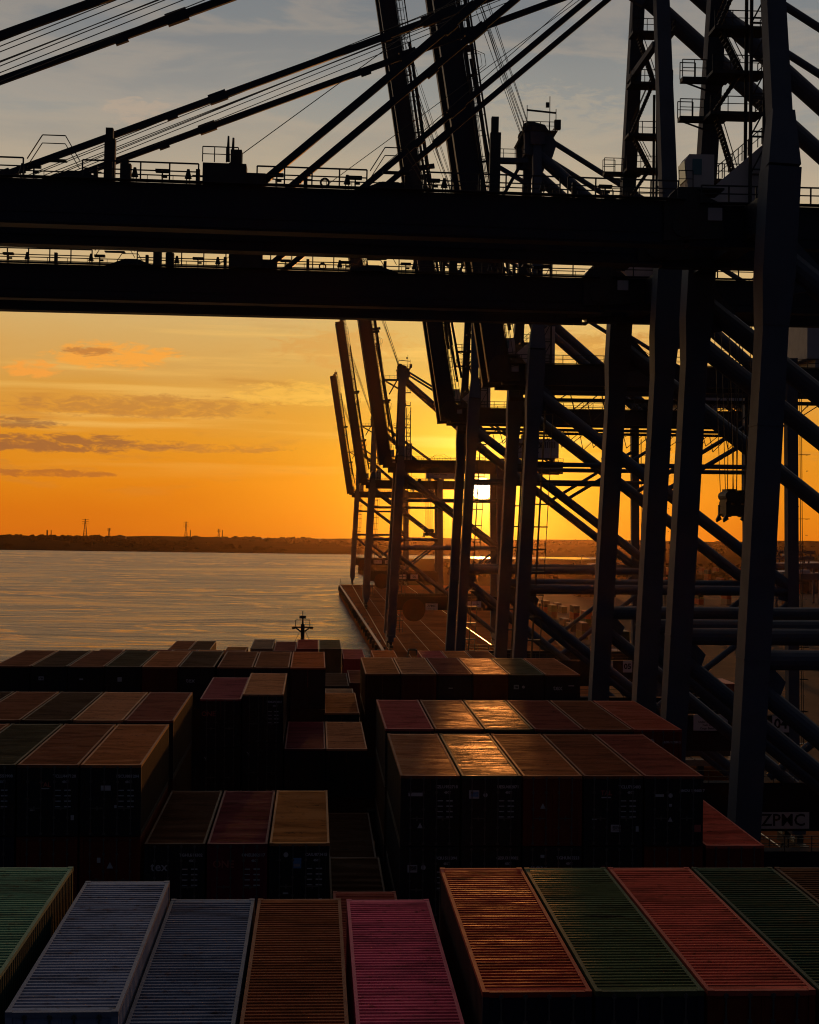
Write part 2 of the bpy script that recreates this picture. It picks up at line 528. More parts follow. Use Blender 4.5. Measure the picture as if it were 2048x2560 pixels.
    mb = MB(); mb.box(21.4, 22.3, -200, 520, ZQ, ZQ + 0.28); mb.beam((21.85, 520, ZQ + .14), (15.9, 1050, ZQ + .14), .9, .28); tag(mb.build("quay_kerb", mk), kind='structure')
    mr = plain("rail_steel", (0.35, 0.30, 0.27), 0.28, 0.8)
    for x in (24.0, 59.7):
        mb = MB(); mb.box(x - 0.09, x + 0.09, -200, 1046, ZQ + 0.004, ZQ + 0.12); tag(mb.build("crane_rail", mr), kind='structure')
    ml = plain("road_marking", (0.26, 0.18, 0.13), 0.6)
    mb = MB()
    for x in (29.5, 36.9, 44.3):
        mb.quad((x - .1, -200, ZQ + .005), (x + .1, -200, ZQ + .005), (x + .1, 1046, ZQ + .005), (x - .1, 1046, ZQ + .005))
    tag(mb.build("road_marking", ml), kind='structure')
    return LAND


LAND = build_setting()

# ------------------------------------------------------------------ containers
CH, CW, CLEN = 2.896, 2.438, 12.19
TILT = 0.0088                    # the ship's bow rides slightly high


def container_meshes():
    R = {}
    # roof: transverse corrugation between side rails
    mb = MB()
    x0, x1 = -1.13, 1.13
    n = 49; y0, y1 = 0.34, CLEN - 0.34; p = (y1 - y0) / n
    zt, zb = CH - 0.010, CH - 0.085
    ys = []
    for k in range(n):
        a = y0 + k * p
        ys += [(a, zb), (a + p * 0.30, zb), (a + p * 0.42, zt), (a + p * 0.80, zt)]
    ys.append((y1, zb))
    for (a, za), (c, zc) in zip(ys, ys[1:]):
        mb.quad((x0, a, za), (x1, a, za), (x1, c, zc), (x0, c, zc))
    for (a, c) in ((0.12, y0), (y1, CLEN - 0.12)):
        mb.quad((x0, a, zt - .004), (x1, a, zt - .004), (x1, c, zt - .004), (x0, c, zt - .004))
    R['roof'] = mb.mesh("roof")
    # top rails and castings, then posts and bottom rails
    mb = MB(); mt = MB()
    hw = CW / 2
    for s in (-1, 1):
        xa, xb = sorted((s * hw, s * (hw - 0.09)))
        mt.box(xa, xb, 0.18, CLEN - 0.18, CH - 0.11, CH - 0.006)
        mb.box(xa, xb, 0.18, CLEN - 0.18, 0.0, 0.16)
        for ya, yb in ((0, 0.16), (CLEN - 0.16, CLEN)):
            xa2, xb2 = sorted((s * hw, s * (hw - 0.15)))
            mb.box(xa2, xb2, ya + 0.002, yb - 0.002, 0.12, CH - 0.118)
            mt.box(xa2 - (0.004 if s < 0 else 0), xb2 + (0.004 if s > 0 else 0), ya, yb + 0.02, CH - 0.118, CH)
            mb.box(xa2, xb2, ya, yb + 0.02, 0, 0.118)
    for ya, yb in ((0.004, 0.12), (CLEN - 0.12, CLEN - 0.004)):
        mt.box(-hw + 0.15, hw - 0.15, ya, yb, CH - 0.13, CH - 0.012)
        mb.box(-hw + 0.15, hw - 0.15, ya, yb, 0.0, 0.15)
    R['frame'] = mb.mesh("frame"); R['rails'] = mt.mesh("top_rails")
    # side walls, vertical corrugation
    for s, nm in ((-1, 'wl'), (1, 'wr')):
        mb = MB(); n = 44; a0, a1 = 0.16, CLEN - 0.16; p = (a1 - a0) / n
        pts = []
        for k in range(n):
            a = a0 + k * p
            pts += [(a, 0.012), (a + p * 0.25, 0.012), (a + p * 0.5, 0.048), (a + p * 0.75, 0.048)]
        pts.append((a1, 0.012))
        for (a, da), (c, dc) in zip(pts, pts[1:]):
            mb.quad((s * (hw - da), a, 0.16), (s * (hw - da), a, CH - 0.11), (s * (hw - dc), c, CH - 0.11), (s * (hw - dc), c, 0.16))
        R[nm] = mb.mesh("side_wall")
    mb = MB(); mb.quad((-hw + .1, CLEN - 0.05, 0.1), (hw - .1, CLEN - 0.05, 0.1), (hw - .1, CLEN - 0.05, CH - 0.1), (-hw + .1, CLEN - 0.05, CH - 0.1))
    R['end'] = mb.mesh("end_wall")
    # doors, origin at the leaf's middle
    mb = MB(); w = hw - 0.15
    mb.box(-w / 2 + .006, w / 2 - .006, 0.03, 0.08, 0.15, CH - 0.13)
    for k in range(5):
        z = 0.3 + k * (CH - 0.75) / 4
        mb.box(-w / 2 + .08, w / 2 - .08, 0.016, 0.03, z, z + 0.26)
    R['door'] = mb.mesh("door")
    mb = MB()
    mb.tube((0, -0.005, 0.08), (0, -0.005, CH - 0.06), 0.022, 6)
    for z in (0.1, 0.75, 1.5, 2.2, CH - 0.12): mb.box(-.05, .05, -0.02, 0.03, z - .04, z + .04)
    R['rod'] = mb.mesh("lock_rod")
    mb = MB(); mb.box(-0.24, 0.24, -0.045, -0.02, 1.12, 1.16); mb.box(-.03, .03, -0.05, -0.02, 1.05, 1.22)
    R['handle'] = mb.mesh("door_handle")
    return R


CM = container_meshes()


def mobj(name, me, mat, parent, loc=(0, 0, 0)):
    o = bpy.data.objects.new(name, me); COL.objects.link(o)
    if not me.materials: me.materials.append(None)
    o.material_slots[0].link = 'OBJECT'; o.material_slots[0].material = mat
    o.parent = parent; o.location = loc
    return o


COLS = {  # colour word: base colour
    'sea green': (0.145, 0.29, 0.19), 'pale blue': (0.25, 0.29, 0.42), 'slate blue': (0.145, 0.185, 0.29),
    'brown': (0.27, 0.076, 0.031), 'dark brown': (0.07, 0.024, 0.011), 'pink': (0.68, 0.125, 0.21),
    'rusty red': (0.44, 0.052, 0.03), 'olive green': (0.085, 0.115, 0.05), 'salmon': (0.60, 0.115, 0.075),
    'dark green': (0.022, 0.060, 0.034), 'maroon': (0.27, 0.055, 0.04), 'purple': (0.36, 0.06, 0.085), 'dark purple': (0.15, 0.018, 0.035),
    'beige': (0.60, 0.25, 0.11), 'tan': (0.50, 0.165, 0.055), 'orange': (0.56, 0.105, 0.015), 'rose': (0.48, 0.085, 0.085),
    'black green': (0.05, 0.042, 0.02), 'grey': (0.32, 0.20, 0.13), 'yellow brown': (0.48, 0.19, 0.05), 'dark blue': (0.014, 0.021, 0.042),
    'dark grey': (0.024, 0.025, 0.028), 'dark red': (0.16, 0.026, 0.012), 'grey green': (0.14, 0.12, 0.06), 'deep brown': (0.05, 0.02, 0.009), 'deep green': (0.02, 0.05, 0.038),
}
END = {'olive green': (0.03, 0.05, 0.04)}


def container(xl, Y, h, colour, label, detail=2, glossy=False, endcol=None, group="containers stacked on the ship's deck"):
    """xl left edge, Y near end, h depth of the roof below the eye at the ship's datum"""
    root = empty("shipping_container", (xl + CW / 2, Y, CAMH - h - CH + TILT * Y), (TILT, 0, 0))
    tag(root, label, "container", group)
    c = COLS[colour]
    rp = paint(colour + ("", " glossy", " satin")[int(glossy)], c, rough=(0.68, 0.50, 0.58)[int(glossy)], roof=True, spec=(0.05, 0.42, 0.06)[int(glossy)]); wp = paint(colour, c)
    sp = wp if endcol is None else paint(endcol + ' ' + colour + ' side', tuple(.5 * a + .04 * b for a, b in zip(COLS[endcol], c)))  # side walls painted darker to stand in for the blocked sun
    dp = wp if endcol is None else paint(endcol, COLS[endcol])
    mobj("roof", CM['roof'], rp, root)
    mobj("frame", CM['frame'], dp, root)
    mobj("top_rails", CM['rails'], paint(colour + " rail", tuple(x * .72 + .006 for x in c), 0.5, 0.7), root)
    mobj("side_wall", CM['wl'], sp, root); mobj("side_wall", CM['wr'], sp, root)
    if detail >= 1:
        w = CW / 2 - 0.15
        for s in (-1, 1):
            d = mobj("door", CM['door'], dp, root, (s * w / 2, 0, 0))
            if detail >= 2:
                for q in (-0.27, 0.27): mobj("lock_rod", CM['rod'], LOCK, d, (q, 0, 0))
                mobj("door_handle", CM['handle'], LOCK, d)
    else:
        mobj("door", CM['door'], dp, root, (0, 0, 0)).scale = (2.0, 1, 1)
    mobj("end_wall", CM['end'], wp, root)
    return root


def mark(root, kind, *a):
    """lettering and stickers on a door end"""
    y = -0.012
    if kind == 'txt':
        body, x, z, size, mt = a
        text("lettering", body, size, mt, root, (x, y, z), bold=0.006)
    elif kind == 'plate':
        x, z, w, h, mt = a
        mb = MB(); mb.box(x - w / 2, x + w / 2, y - .004, y + .03, z - h / 2, z + h / 2)
        mb.build("sticker", mt, root)
    elif kind == 'round':
        x, z, r, mt = a
        mb = MB(); mb.tube((x, y - .004, z), (x, y + .03, z), r, 14); mb.build("sticker", mt, root)
    elif kind == 'tri':
        x, z, s, mt = a
        mb = MB(); mb.prism([(x - s, z - s), (x + s, z - s), (x, z + s)], y - .004, y + .03); mb.build("warning_triangle", mt, root)


def serial(root, a, b_, c_):
    mark(root, 'txt', a, 0.42, 2.43, 0.17, MARK_W); mark(root, 'txt', b_, 0.88, 2.43, 0.17, MARK_W)
    mark(root, 'txt', c_, 0.72, 2.2, 0.13, MARK_W)
    for k in range(4):
        mark(root, 'plate', 0.42, 1.86 - k * .22, 0.22, 0.035, MARK_W); mark(root, 'plate', 0.80, 1.86 - k * .22, 0.26, 0.05, MARK_W)


B0, B1, B2, B3, B4, B5, B6, B8, B9, B10 = 35.15, 50.2, 65.3, 80.2, 95.6, 111.2, 126.0, 155.5, 176.0, 191.0
C = {}


def build_containers():
    g = lambda *a, **k: container(*a, **k)
    # ---- nearest row
    C['seagreen'] = g(-9.43, B0, 10.60, 'sea green', "sea green container at the port end of the nearest row, roof highest there", endcol='deep green')  # end colour is the sea green darkened for its shaded wall
    C['paleblue'] = g(-6.62, B0, 11.02, 'pale blue', "pale blue container with pale roof ribs in the nearest row, beside the sea green one")
    C['slate'] = g(-4.12, B0, 11.55, 'slate blue', "slate blue container in the nearest row between the pale blue and the brown one")
    C['brown0'] = g(-1.58, B0, 11.55, 'brown', "brown ribbed container in the nearest row, touching the bright pink one")
    C['pink'] = g(1.03, B0, 11.58, 'pink', "bright pink container with ribbed roof in the nearest row")
    C['rusty'] = g(3.79, B0, 10.65, 'rusty red', "rusty red container with orange gleam on its ribs, nearest row", endcol='dark blue', glossy=2)
    C['olive'] = g(6.31, B0, 10.65, 'olive green', "olive green container in the nearest row between rusty red and salmon ones", endcol='dark blue', glossy=2)
    C['salmon0'] = g(8.83, B0, 10.65, 'salmon', "plain salmon pink container roof in the nearest row", endcol='dark red')
    C['dkgreen'] = g(11.36, B0, 10.65, 'dark green', "dark green container in the nearest row, on the quay side of the salmon one")
    C['brown9'] = g(13.88, B0, 10.65, 'dark brown', "dark brown container at the quay end of the nearest row")
    # below the exposed flank of the nearest row
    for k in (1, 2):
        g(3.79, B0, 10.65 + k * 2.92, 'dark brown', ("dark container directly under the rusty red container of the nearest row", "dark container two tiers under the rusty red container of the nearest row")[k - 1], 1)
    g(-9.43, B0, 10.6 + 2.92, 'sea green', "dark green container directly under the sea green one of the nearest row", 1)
    # ---- low bays in the trench behind the nearest row
    g(0.83, B1, 14.95, 'maroon', "maroon container low behind the pink one, only its roof edge showing", 1)
    g(0.80, B2, 16.9, 'deep brown', "dark brown roof low in the trench beside the container with brown stains", 1)
    g(0.80, B3, 17.6, 'deep brown', "dark brown roof deep in the trench, farther than the other one there", 1)
    # ---- second visible row, port side
    names = ("tan container with torn black stains, inboard end of the second port row", "dark brown container next to the stained tan one in the second port row",
             "blackish green container in the second port row", "brown container cut by the picture edge in the second port row")
    for k, (cl, nm) in enumerate(zip(('tan', 'brown', 'black green', 'brown'), names)):
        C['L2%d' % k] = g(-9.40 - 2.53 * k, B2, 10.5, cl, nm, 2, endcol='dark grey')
    low = ('dark red', 'dark red', 'dark blue', 'dark blue')
    nm2 = ("dark red door end under the stained tan container of the second port row", "dull red door end under the dark brown container of the second port row",
           "dark blue door end under the blackish green container", "dark door end under the brown container at the picture edge")
    for k in range(4):
        C['L2b%d' % k] = g(-9.40 - 2.53 * k, B2, 10.5 + 2.92, low[k], nm2[k], 2)
    # ---- three in the middle
    C['tex'] = g(-6.80, B2, 13.70, 'dark brown', "dark brown container lettered tex on its black door end", 2, endcol='dark grey')
    C['one'] = g(-4.27, B2, 13.70, 'dark purple', "dark purple container between the tex container and the stained tan roof", 2, endcol='dark purple')
    C['tan2'] = g(-1.74, B2, 13.68, 'yellow brown', "yellowish tan container with a black puddle on its roof, blue door sticker", 2, endcol='dark grey')
    # ---- second visible row, starboard
    cols = ('brown', 'olive green', 'tan', 'brown', 'maroon')
    nm = ("brown container with dark cross streaks, inboard end of the second starboard row", "olive container with blazing orange gleam in the second starboard row",
          "smooth tan container with dark red door end in the second starboard row", "brown container with TAL badge in the second starboard row", "unlit maroon container at the quay end of the second starboard row")
    for k in range(5):
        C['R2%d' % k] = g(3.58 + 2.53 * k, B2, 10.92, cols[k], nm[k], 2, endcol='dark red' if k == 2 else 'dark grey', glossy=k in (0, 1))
    nm = ("black door end under the brown container with cross streaks", "black door end with white sticker under the orange gleaming container",
          "door end lettered tex under the smooth tan container", "door end with red badge under the TAL container", "dark red door end under the unlit maroon container")
    for k in range(5):
        C['R2b%d' % k] = g(3.58 + 2.53 * k, B2, 10.92 + 2.92, ('dark grey', 'dark grey', 'dark grey', 'dark grey', 'dark red')[k], nm[k], 2)
    C['salmon2'] = g(16.28, B2, 13.80, 'salmon', "salmon container one tier lower, at the ship's side below the quay crane leg", 2, endcol='dark red')
    # ---- third row
    cols = ('maroon', 'beige', 'dark brown', 'brown', 'dark brown')
    nm = ("greyish maroon container at the inboard end of the third port row", "beige container in the third port row, lightest there", "dark brown container next to the beige one in the third port row",
          "brown container with a dark hatch stain in the third port row", "dark container at the picture edge in the third port row")
    for k in range(5):
        g(-9.42 - 2.53 * k, B3, 10.68, cols[k], nm[k], 1, endcol='dark grey')
    cols = ('rose', 'brown', 'olive green', 'maroon', 'brown', 'rusty red')
    nm = ("rose coloured container at the inboard end of the third starboard row", "brown container beside the rose one, gleaming orange along one edge", "olive container with wavy orange ripples in the third starboard row",
          "reddish brown container in the third starboard row, beside the rippled olive one", "dull brown container in the third starboard row, second from the quay end", "rusty red container at the quay end of the third starboard row, half in orange light")
    for k in range(6):
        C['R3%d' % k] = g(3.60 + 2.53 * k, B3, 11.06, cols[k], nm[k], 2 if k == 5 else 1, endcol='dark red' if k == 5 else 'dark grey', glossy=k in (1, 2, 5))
    # ---- fourth bay
    C['pur4'] = g(-6.78, B4, 11.45, 'purple', "purple container beside the beige one, alone in the middle of the deck", 2, endcol='dark grey')
    C['bei4'] = g(-4.25, B4, 11.15, 'beige', "beige container beside the purple one, alone in the middle of the deck", 2, endcol='dark grey')
    C['pur4b'] = g(-6.78, B4, 11.45 + 2.92, 'dark grey', "grey door end under the purple container in the middle of the deck", 2)
    C['bei4b'] = g(-4.25, B4, 11.15 + 2.92, 'dark grey', "grey door end under the beige container in the middle of the deck", 2)
    C['pur4c'] = g(-1.72, B4, 14.40, 'dark purple', "dark purple container low in the middle, beside the beige roof with dark smudges", 1, endcol='dark grey')
    C['bei4c'] = g(0.78, B4, 14.40, 'beige', "beige roof with dark smudges, low beside the trench", 1, endcol='dark grey')
    # ---- fifth bay, the long row
    cols = ('orange', 'brown', 'brown', 'dark brown', 'tan', 'black green', 'brown', 'dark brown', 'brown')
    nm = ("orange container at the inboard end of the long port row", "striped brown container second from the inboard end of the long port row", "brown container with a dark dent, third from the inboard end of the long port row",
          "dark brown container beside the tan one in the long port row", "tan container in the long port row, lightest there", "blackish container in the long port row, darkest there",
          "brown container beside the blackish one in the long port row", "dark brown container second from the outer end of the long port row", "brown container at the outer end of the long port row")
    for k in range(9):
        x = -1.66 - 2.53 * k - (0.12 if k >= 3 else 0)
        C['L5%d' % k] = g(x, B5, 11.1, cols[k], nm[k], 1, endcol='dark red' if k == 4 else 'dark grey')
    g(0.74, B5, 14.25, 'tan', "tan brown container low beside the trench, under the long row's height", 1, endcol='dark grey')
    cols = ('tan', 'beige', 'maroon', 'orange', 'grey green', 'tan')
    nm = ("brownish tan container at the inboard end of the fourth starboard row", "beige container beside the brownish tan one in the fourth starboard row", "maroon container in the fourth starboard row",
          "orange container in the fourth starboard row under the sun", "grey green container in the fourth starboard row", "tan container at the quay end of the fourth starboard row")
    ec = ('dark brown', 'dark red', 'dark grey', 'dark red', 'dark grey', 'dark grey')
    for k in range(6):
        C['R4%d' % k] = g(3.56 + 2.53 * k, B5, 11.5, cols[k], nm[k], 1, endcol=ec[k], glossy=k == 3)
    for k, (x, hh, nm) in enumerate(((-4.2, 17.4, "dark roof sunk between the bow four and the long row, port side"), (-1.6, 17.6, "dark roof sunk in the trench before the bow four"), (0.95, 17.3, "brown roof sunk in the trench beside the orange starboard bow container"), (3.45, 17.0, "dark red roof sunk beside the orange starboard bow container"))):
        g(x, B8, hh, ('deep brown', 'deep brown', 'dark brown', 'dark red')[k], nm, 0)
    g(0.90, B6, 15.6, 'grey', "grey roof edge just behind the low tan brown container by the trench", 1)
    # ---- towards the bow
    nm = ("dark brown container inboard in the low bow row on the port side", "beige container in the low bow row on the port side", "brown container with white edge in the low bow row, port side",
          "reddish container in the low bow row, port side", "dark container second from the outer end of the low bow row, port side", "brown container at the outer end of the low bow row, port side")
    for k, cl in enumerate(('brown', 'beige', 'brown', 'maroon', 'dark brown', 'brown')):
        g(-9.55 - 2.53 * k, B8, 14.95, cl, nm[k], 0)
    nm = ("orange container alone by the trench in the starboard bow row", "red container inboard in the starboard bow row", "tan container in the middle of the starboard bow row", "brown container at the quay end of the starboard bow row")
    for k, (x, cl) in enumerate(((5.9, 'orange'), (10.8, 'rose'), (13.33, 'tan'), (15.86, 'brown'))):
        g(x, B8, 14.9, cl, nm[k], 0)
    nm = ("grey container at the port end of the bow four before the mast", "reddish container set a little lower in the bow four before the mast", "red container in the bow four before the mast", "grey green container at the starboard end of the bow four before the mast")
    for k, (cl, dh) in enumerate((('grey', 0), ('maroon', .26), ('rusty red', 0), ('grey green', 0))):
        g(-7.05 + 2.53 * k, B9, 15.5 + dh, cl, nm[k], 0)
    g(3.2, B9, 16.6, 'rose', "small reddish container roof low at the bow beside the grey green one", 0)
    g(-10.2, B9, 16.4, 'yellow brown', "yellowish container roof just outboard of the bow four", 0)
    for k, nm in enumerate(("brown container outermost of the pair farthest forward at the bow", "dark brown container inboard of the pair farthest forward at the bow")):
        g(-17.4 + 2.53 * k, B10, 17.0, ('brown', 'dark brown')[k], nm, 0)

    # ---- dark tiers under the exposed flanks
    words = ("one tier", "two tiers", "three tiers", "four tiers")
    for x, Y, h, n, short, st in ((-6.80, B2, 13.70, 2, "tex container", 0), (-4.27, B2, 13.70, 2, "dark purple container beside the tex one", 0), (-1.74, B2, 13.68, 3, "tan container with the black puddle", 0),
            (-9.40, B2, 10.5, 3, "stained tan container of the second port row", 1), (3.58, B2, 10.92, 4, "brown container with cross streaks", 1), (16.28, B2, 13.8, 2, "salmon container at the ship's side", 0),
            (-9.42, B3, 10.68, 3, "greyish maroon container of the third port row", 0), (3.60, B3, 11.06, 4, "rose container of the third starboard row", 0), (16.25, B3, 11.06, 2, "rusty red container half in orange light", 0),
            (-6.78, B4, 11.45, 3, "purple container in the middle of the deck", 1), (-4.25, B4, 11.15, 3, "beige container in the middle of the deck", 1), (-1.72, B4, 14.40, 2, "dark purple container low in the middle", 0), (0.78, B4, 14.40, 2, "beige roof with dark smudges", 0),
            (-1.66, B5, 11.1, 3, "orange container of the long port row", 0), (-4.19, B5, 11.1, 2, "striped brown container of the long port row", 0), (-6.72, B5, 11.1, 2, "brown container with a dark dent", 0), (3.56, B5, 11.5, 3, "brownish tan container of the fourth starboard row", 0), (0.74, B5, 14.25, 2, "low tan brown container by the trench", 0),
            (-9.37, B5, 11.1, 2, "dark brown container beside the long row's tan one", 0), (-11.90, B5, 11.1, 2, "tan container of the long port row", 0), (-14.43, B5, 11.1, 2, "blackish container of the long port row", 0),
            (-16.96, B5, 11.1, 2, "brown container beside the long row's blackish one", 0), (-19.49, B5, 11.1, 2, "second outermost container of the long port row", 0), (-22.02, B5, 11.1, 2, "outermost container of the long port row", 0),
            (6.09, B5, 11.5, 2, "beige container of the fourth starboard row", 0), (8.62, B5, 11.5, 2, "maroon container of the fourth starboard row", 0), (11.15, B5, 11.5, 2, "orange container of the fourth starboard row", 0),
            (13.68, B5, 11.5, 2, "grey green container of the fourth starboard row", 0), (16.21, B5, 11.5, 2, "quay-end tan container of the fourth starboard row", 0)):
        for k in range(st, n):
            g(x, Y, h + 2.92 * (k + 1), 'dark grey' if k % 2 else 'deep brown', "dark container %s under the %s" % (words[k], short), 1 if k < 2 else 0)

    # ---- marks on the door ends
    mark(C['rusty'], 'round', -0.70, 2.05, 0.12, MARK_W); mark(C['rusty'], 'txt', "TAL", -0.15, 1.72, 0.26, MARK_R)
    mark(C['rusty'], 'txt', "TRLU 720054 3", 0.66, 1.98, 0.16, MARK_W)
    mark(C['olive'], 'plate', -0.62, 1.88, 0.42, 0.16, MARK_W); mark(C['olive'], 'txt', "UACU 599174 0", 0.62, 1.98, 0.16, MARK_W)
    mark(C['tex'], 'txt', "tex", -0.62, 1.95, 0.52, MARK_W); mark(C['tex'], 'plate', -0.7, 1.25, 0.4, 0.12, MARK_W)
    serial(C['tex'], "TGHU", "614302", "45G1")
    mark(C['one'], 'txt', "ONE", -0.55, 2.05, 0.42, MARK_R); serial(C['one'], "ONEU", "302117", "45G1")
    mark(C['tan2'], 'round', -0.55, 2.42, 0.1, MARK_W); mark(C['tan2'], 'plate', -0.1, 2.08, 0.36, 0.42, MARK_B); mark(C['tan2'], 'plate', -0.1, 2.0, 0.26, 0.12, MARK_W)
    serial(C['tan2'], "CAIU", "870415", "45G1"); mark(C['tan2'], 'plate', 0.85, 0.5, 0.14, 0.3, MARK_W); mark(C['tan2'], 'plate', -0.55, 0.85, 0.22, 0.06, MARK_W)
    mark(C['L20'], 'plate', -0.2, 1.95, 0.40, 0.2, MARK_W); serial(C['L20'], "FSCU", "881204", "45G1"); mark(C['L20'], 'plate', 0.2, 1.2, 0.1, 0.12, MARK_W)
    mark(C['L21'], 'txt', "TAL", -0.1, 2.08, 0.26, MARK_R); mark(C['L21'], 'plate', -0.1, 1.93, 0.34, 0.04, MARK_W); serial(C['L21'], "TCLU", "447120", "45G1")
    mark(C['L21'], 'plate', 1.0, 0.75, 0.13, 0.2, MARK_W); mark(C['L21'], 'plate', -0.6, 1.05, 0.2, 0.05, MARK_W)
    serial(C['L22'], "SEGU", "551908", "45G1"); mark(C['L22'], 'plate', 0.0, 0.7, 0.28, 0.32, MARK_R)
    mark(C['L2b0'], 'plate', -0.45, 1.95, 0.14, 0.2, MARK_W); mark(C['L2b0'], 'tri', 0.0, 1.75, 0.13, MARK_W)
    mark(C['L2b2'], 'txt', "2NAKL 6", -0.1, 2.2, 0.15, MARK_W)
    mark(C['R20'], 'plate', -0.60, 2.12, 0.58, 0.14, MARK_W); serial(C['R20'], "SZLU", "952718", "45G1"); mark(C['R20'], 'tri', -0.4, 0.85, 0.11, MARK_W)
    mark(C['R21'], 'plate', -0.72, 2.12, 0.42, 0.34, MARK_W); mark(C['R21'], 'plate', -0.70, 2.13, 0.32, 0.2, MARK_B); mark(C['R21'], 'round', -0.25, 2.1, 0.09, MARK_W); serial(C['R21'], "UESU", "482071", "45G1")
    mark(C['R22'], 'tri', -0.4, 1.65, 0.11, MARK_W)
    mark(C['R23'], 'txt', "TAL", -0.3, 2.18, 0.27, MARK_R); mark(C['R23'], 'plate', -0.3, 2.0, 0.4, 0.045, MARK_W); serial(C['R23'], "TCLU", "715403", "45G1")
    mark(C['R23'], 'plate', -0.78, 1.1, 0.2, 0.05, MARK_W); mark(C['R23'], 'plate', 0.1, 0.72, 0.4, 0.3, MARK_W); mark(C['R23'], 'plate', 0.1, 0.72, 0.26, 0.2, BLACK); mark(C['R23'], 'plate', 1.0, 0.7, 0.12, 0.22, MARK_W)
    mark(C['R24'], 'plate', -0.62, 2.08, 0.38, 0.1, MARK_W); mark(C['R24'], 'round', -0.15, 2.08, 0.09, MARK_W); mark(C['R24'], 'plate', -0.15, 1.68, 0.11, 0.11, MARK_W); mark(C['R24'], 'tri', -0.15, 1.1, 0.1, MARK_W)
    mark(C['R24'], 'plate', 1.0, 0.72, 0.28, 0.3, MARK_R); mark(C['R24'], 'txt', "BMOU 199603 7", 0.75, 2.28, 0.15, MARK_W)
    mark(C['R2b0'], 'plate', -0.70, 2.0, 0.4, 0.3, MARK_W); mark(C['R2b0'], 'plate', -0.68, 2.02, 0.3, 0.18, BLACK); mark(C['R2b0'], 'round', -0.25, 2.05, 0.1, MARK_W); serial(C['R2b0'], "FCIU", "511394", "45G1")
    mark(C['R2b1'], 'plate', -0.60, 1.9, 0.4, 0.16, MARK_W); serial(C['R2b1'], "GESU", "319082", "45G1")
    mark(C['R2b2'], 'txt', "tex", -0.55, 2.0, 0.52, MARK_W); mark(C['R2b2'], 'plate', -0.4, 2.5, 0.16, 0.12, MARK_W); serial(C['R2b2'], "TGHU", "960223", "45G1")
    mark(C['R2b3'], 'txt', "TAL", -0.25, 2.0, 0.27, MARK_R)
    mark(C['R35'], 'round', -0.3, 2.3, 0.11, MARK_W); mark(C['R35'], 'txt', "HLXU 15034 2", 0.7, 2.25, 0.15, MARK_W)
    mark(C['pur4'], 'txt', "ONE", -0.7, 2.0, 0.4, MARK_R); serial(C['bei4'], "TEMU", "730551", "45G1")
    mark(C['pur4b'], 'txt', "Y", -0.85, 2.25, 0.3, MARK_W); mark(C['bei4b'], 'txt', "Y", -0.85, 2.25, 0.3, MARK_W)
    mark(C['L53'], 'txt', "tex", -0.4, 1.95, 0.46, MARK_W); mark(C['L57'], 'plate', -0.5, 2.05, 0.36, 0.26, MARK_W); mark(C['L57'], 'plate', -0.5, 2.05, 0.26, 0.14, BLACK)
    mark(C['L55'], 'plate', -0.2, 2.0, 0.3, 0.3, MARK_W); mark(C['L56'], 'plate', -0.3, 2.0, 0.25, 0.1, MARK_W)
    mark(C['R44'], 'plate', -0.75, 2.0, 0.36, 0.3, MARK_W); mark(C['R44'], 'plate', -0.75, 2.0, 0.24, 0.16, BLACK); mark(C['R44'], 'round', -0.25, 2.0, 0.1, MARK_W)
    mark(C['R45'], 'txt', "tex", -0.35, 1.95, 0.5, MARK_W); mark(C['R45'], 'plate', 0.6, 2.1, 0.4, 0.06, MARK_W)
    mark(C['R42'], 'plate', -0.3, 1.9, 0.3, 0.06, MARK_W)


build_containers()


